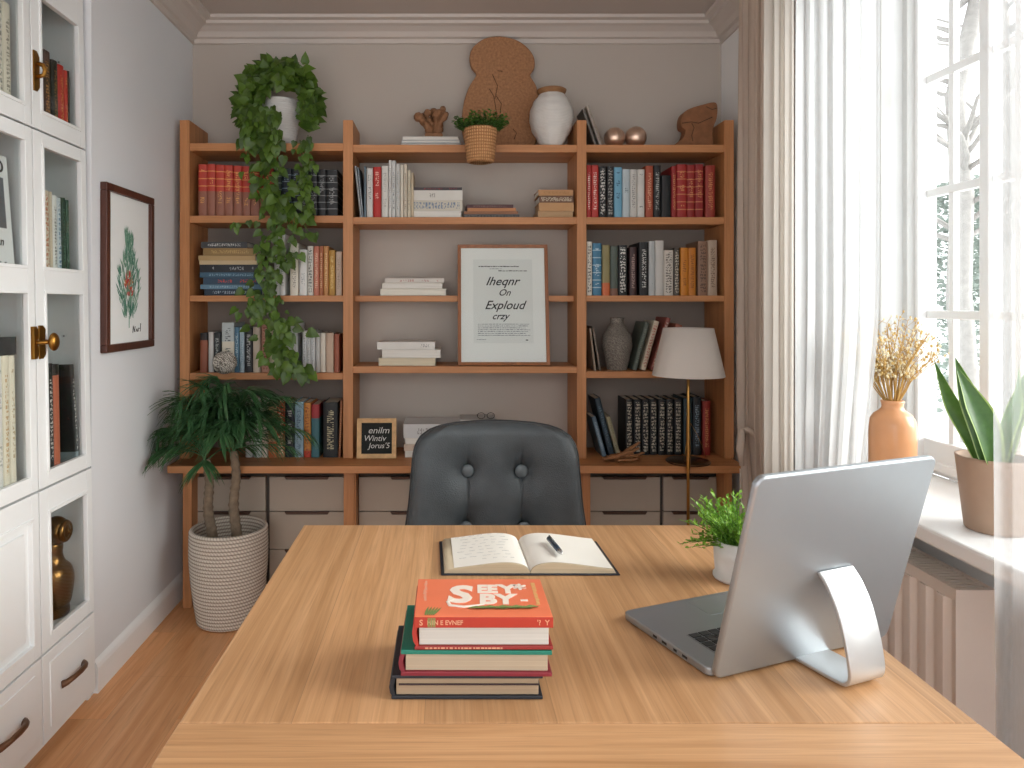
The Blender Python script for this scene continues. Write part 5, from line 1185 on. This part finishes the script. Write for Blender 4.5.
# ------------------------------------------------------------------ window-sill vase and snake plant
random.seed(17); vx, vy, vz = gx(892.5, 2.0), 2.0, .82
t = thing('vase', (vx, vy, vz), 'glossy terracotta bottle vase of dried sprigs on the window sill', 'vase')
R_ = .0595
pf = [(.001, .0006), (R_*.93, .0006), (R_, .006), (R_, .165), (R_*.99, .185), (R_*.93, .2), (R_*.8, .213), (R_*.6, .222), (R_*.5, .228), (R_*.46, .234), (R_*.47, .243), (R_*.51, .25), (R_*.47, .253), (R_*.38, .25), (R_*.36, .22)]
MB().lathe([(r, vz+z) for r, z in pf], vx, vy, 48, cap=False).build('body', plain('#d99b6c', .3, var=.06, vscale=14, coat=.3), t)
db = thing('dried_sprigs', (vx, vy, vz+.24), 'bunch of pale golden dried sprigs standing in terracotta vase', 'dried flowers')
mbs, mbf = MB(), MB()
for i in range(54):
    a = U(0, 6.28); sp_ = U(.05, 1)**.7; top = Vector((vx+math.cos(a)*.172*sp_-.01, vy+math.sin(a)*.085*sp_, vz+.25+U(.14, .25)*(1-.2*sp_*sp_)))
    b0 = Vector((vx+math.cos(a)*.008, vy+math.sin(a)*.008, vz+.232)); mid = b0.lerp(top, .5)+Vector((-math.cos(a)*.012, -math.sin(a)*.012, .01))
    P = [Vector(p) for p in spline([tuple(b0), tuple(b0.lerp(mid, .6)), tuple(mid), tuple(top)], 4, False)]+[top]
    mbs.tube(P, [.0016*(1-.6*k_/len(P)) for k_ in range(len(P))], 4, cap=False)
    for j in range(15):
        k_ = U(.42, .999)*(len(P)-1); q = P[int(k_)].lerp(P[int(k_)+1], k_-int(k_)); e = q+Vector((U(-1, 1)*.02, U(-1, 1)*.015, U(.004, .022)))
        mbs.tube([q, e], .0006, 3, cap=False); mbf.ball(e, U(.0022, .0042), 6, m=random.choice((0, 0, 1)), sq=(1, 1, 1.3))
mbs.build('stem', plain('#c39a55', .8), db); mbf.build('blossom', [plain('#f3e6c4', .8), plain('#dcb975', .8)], db)
sx_, sy_ = gx(993, 1.64), 1.635
t = thing('snake_plant', (sx_, sy_, .82), 'broad-leaved snake plant in a brown pot on the window sill', 'plant')
MB().lathe([(.001, .8206), (.056, .8206), (.059, .824), (.076, .985), (.077, .992), (.07, .992), (.068, .965), (.001, .965)], sx_, sy_, 48, cap=False).build('pot', plain('#ad907a', .6, var=.07, vscale=12), t)
MB().lathe([(.001, .972), (.0685, .968)], sx_, sy_, 30, cap=False).build('soil', M_soil, t)
M_sn = leafmat('#1e3f19', '#557f3a', 70, .12, .3); M_rimg = leafmat('#8fae5a', '#a9c070', 20, .1)
def sword(pts, wid, tw):
    P = [Vector((gx(x, y_), y_, gz(yy, y_))) for x, yy, y_ in pts]; P = [Vector(p) for p in spline([tuple(p) for p in P], 8, False)]+[P[-1]]; n_ = len(P); mb = MB(); vs = []
    for i, p in enumerate(P):
        s = i/(n_-1); w = wid*(.45+.55*math.sin(math.pi*min(1, s*.9+.12)))*(1 if s < .55 else max(.02, 1-((s-.55)/.45)**1.7)); a = tw[0]+(tw[1]-tw[0])*s; ax = Vector((math.cos(a), -math.sin(a), 0)); nn = Vector((math.sin(a), math.cos(a), 0))
        for f_ in (-1, -.86, -.4, 0, .4, .86, 1): vs.append(p+ax*w*.5*f_+nn*(.18*w*f_*f_)*-1)
    mb.add(vs, [], 0)
    for i in range(n_-1):
        for j in range(6): mb.f.append((i*7+j, i*7+j+1, (i+1)*7+j+1, (i+1)*7+j)); mb.m.append(1 if j in (0, 5) else 0); mb.sm.append(True)
    mb.build('leaf', [M_sn, M_rimg], t)
sword([(983, 464, 1.63), (972, 438, 1.62), (952, 402, 1.62), (934, 360, 1.62)], .042, (.5, .9))
sword([(988, 464, 1.6), (981, 432, 1.6), (968, 395, 1.6), (955, 357, 1.6)], .055, (.2, .4))
sword([(993, 464, 1.59), (985, 430, 1.58), (973, 400, 1.585), (956, 366, 1.6)], .062, (-.1, .2))
sword([(996, 464, 1.64), (1001, 435, 1.64), (1013, 405, 1.64), (1019, 366, 1.64)], .055, (.2, -.6))
sword([(1002, 464, 1.66), (1008, 430, 1.67), (1022, 390, 1.68), (1036, 352, 1.68)], .05, (.3, .1))

# ------------------------------------------------------------------ light and camera
w = bpy.data.worlds.new('overcast'); bpy.context.scene.world = w; w.use_nodes = True
nt = w.node_tree; bg = nt.nodes['Background']; bg.inputs[0].default_value = (.94, .97, 1.0, 1); bg.inputs[1].default_value = 1.75
sl = bpy.data.lights.new('winter_sun', 'SUN'); sl.energy = 5.4; sl.angle = math.radians(45); sl.color = (1, .98, .95)
so = bpy.data.objects.new('winter_sun', sl); C.objects.link(so); so.location = (6, 1, 5)
so.rotation_euler = Vector((-1, .2, -.4)).to_track_quat('-Z', 'Y').to_euler()
cam = bpy.data.cameras.new('camera'); cam.sensor_width = 36; cam.lens = F/1024*36; cam.shift_x = (512-PX)/1024; cam.shift_y = -(384-PY)/1024; cam.clip_start = .05
co = bpy.data.objects.new('camera', cam); C.objects.link(co); co.location = (0, 0, EYE); co.rotation_euler = (math.pi/2, 0, 0)
sc_ = bpy.context.scene; sc_.camera = co
sc_.view_settings.view_transform = 'Standard'; sc_.view_settings.look = 'None'; sc_.view_settings.exposure = 0.53
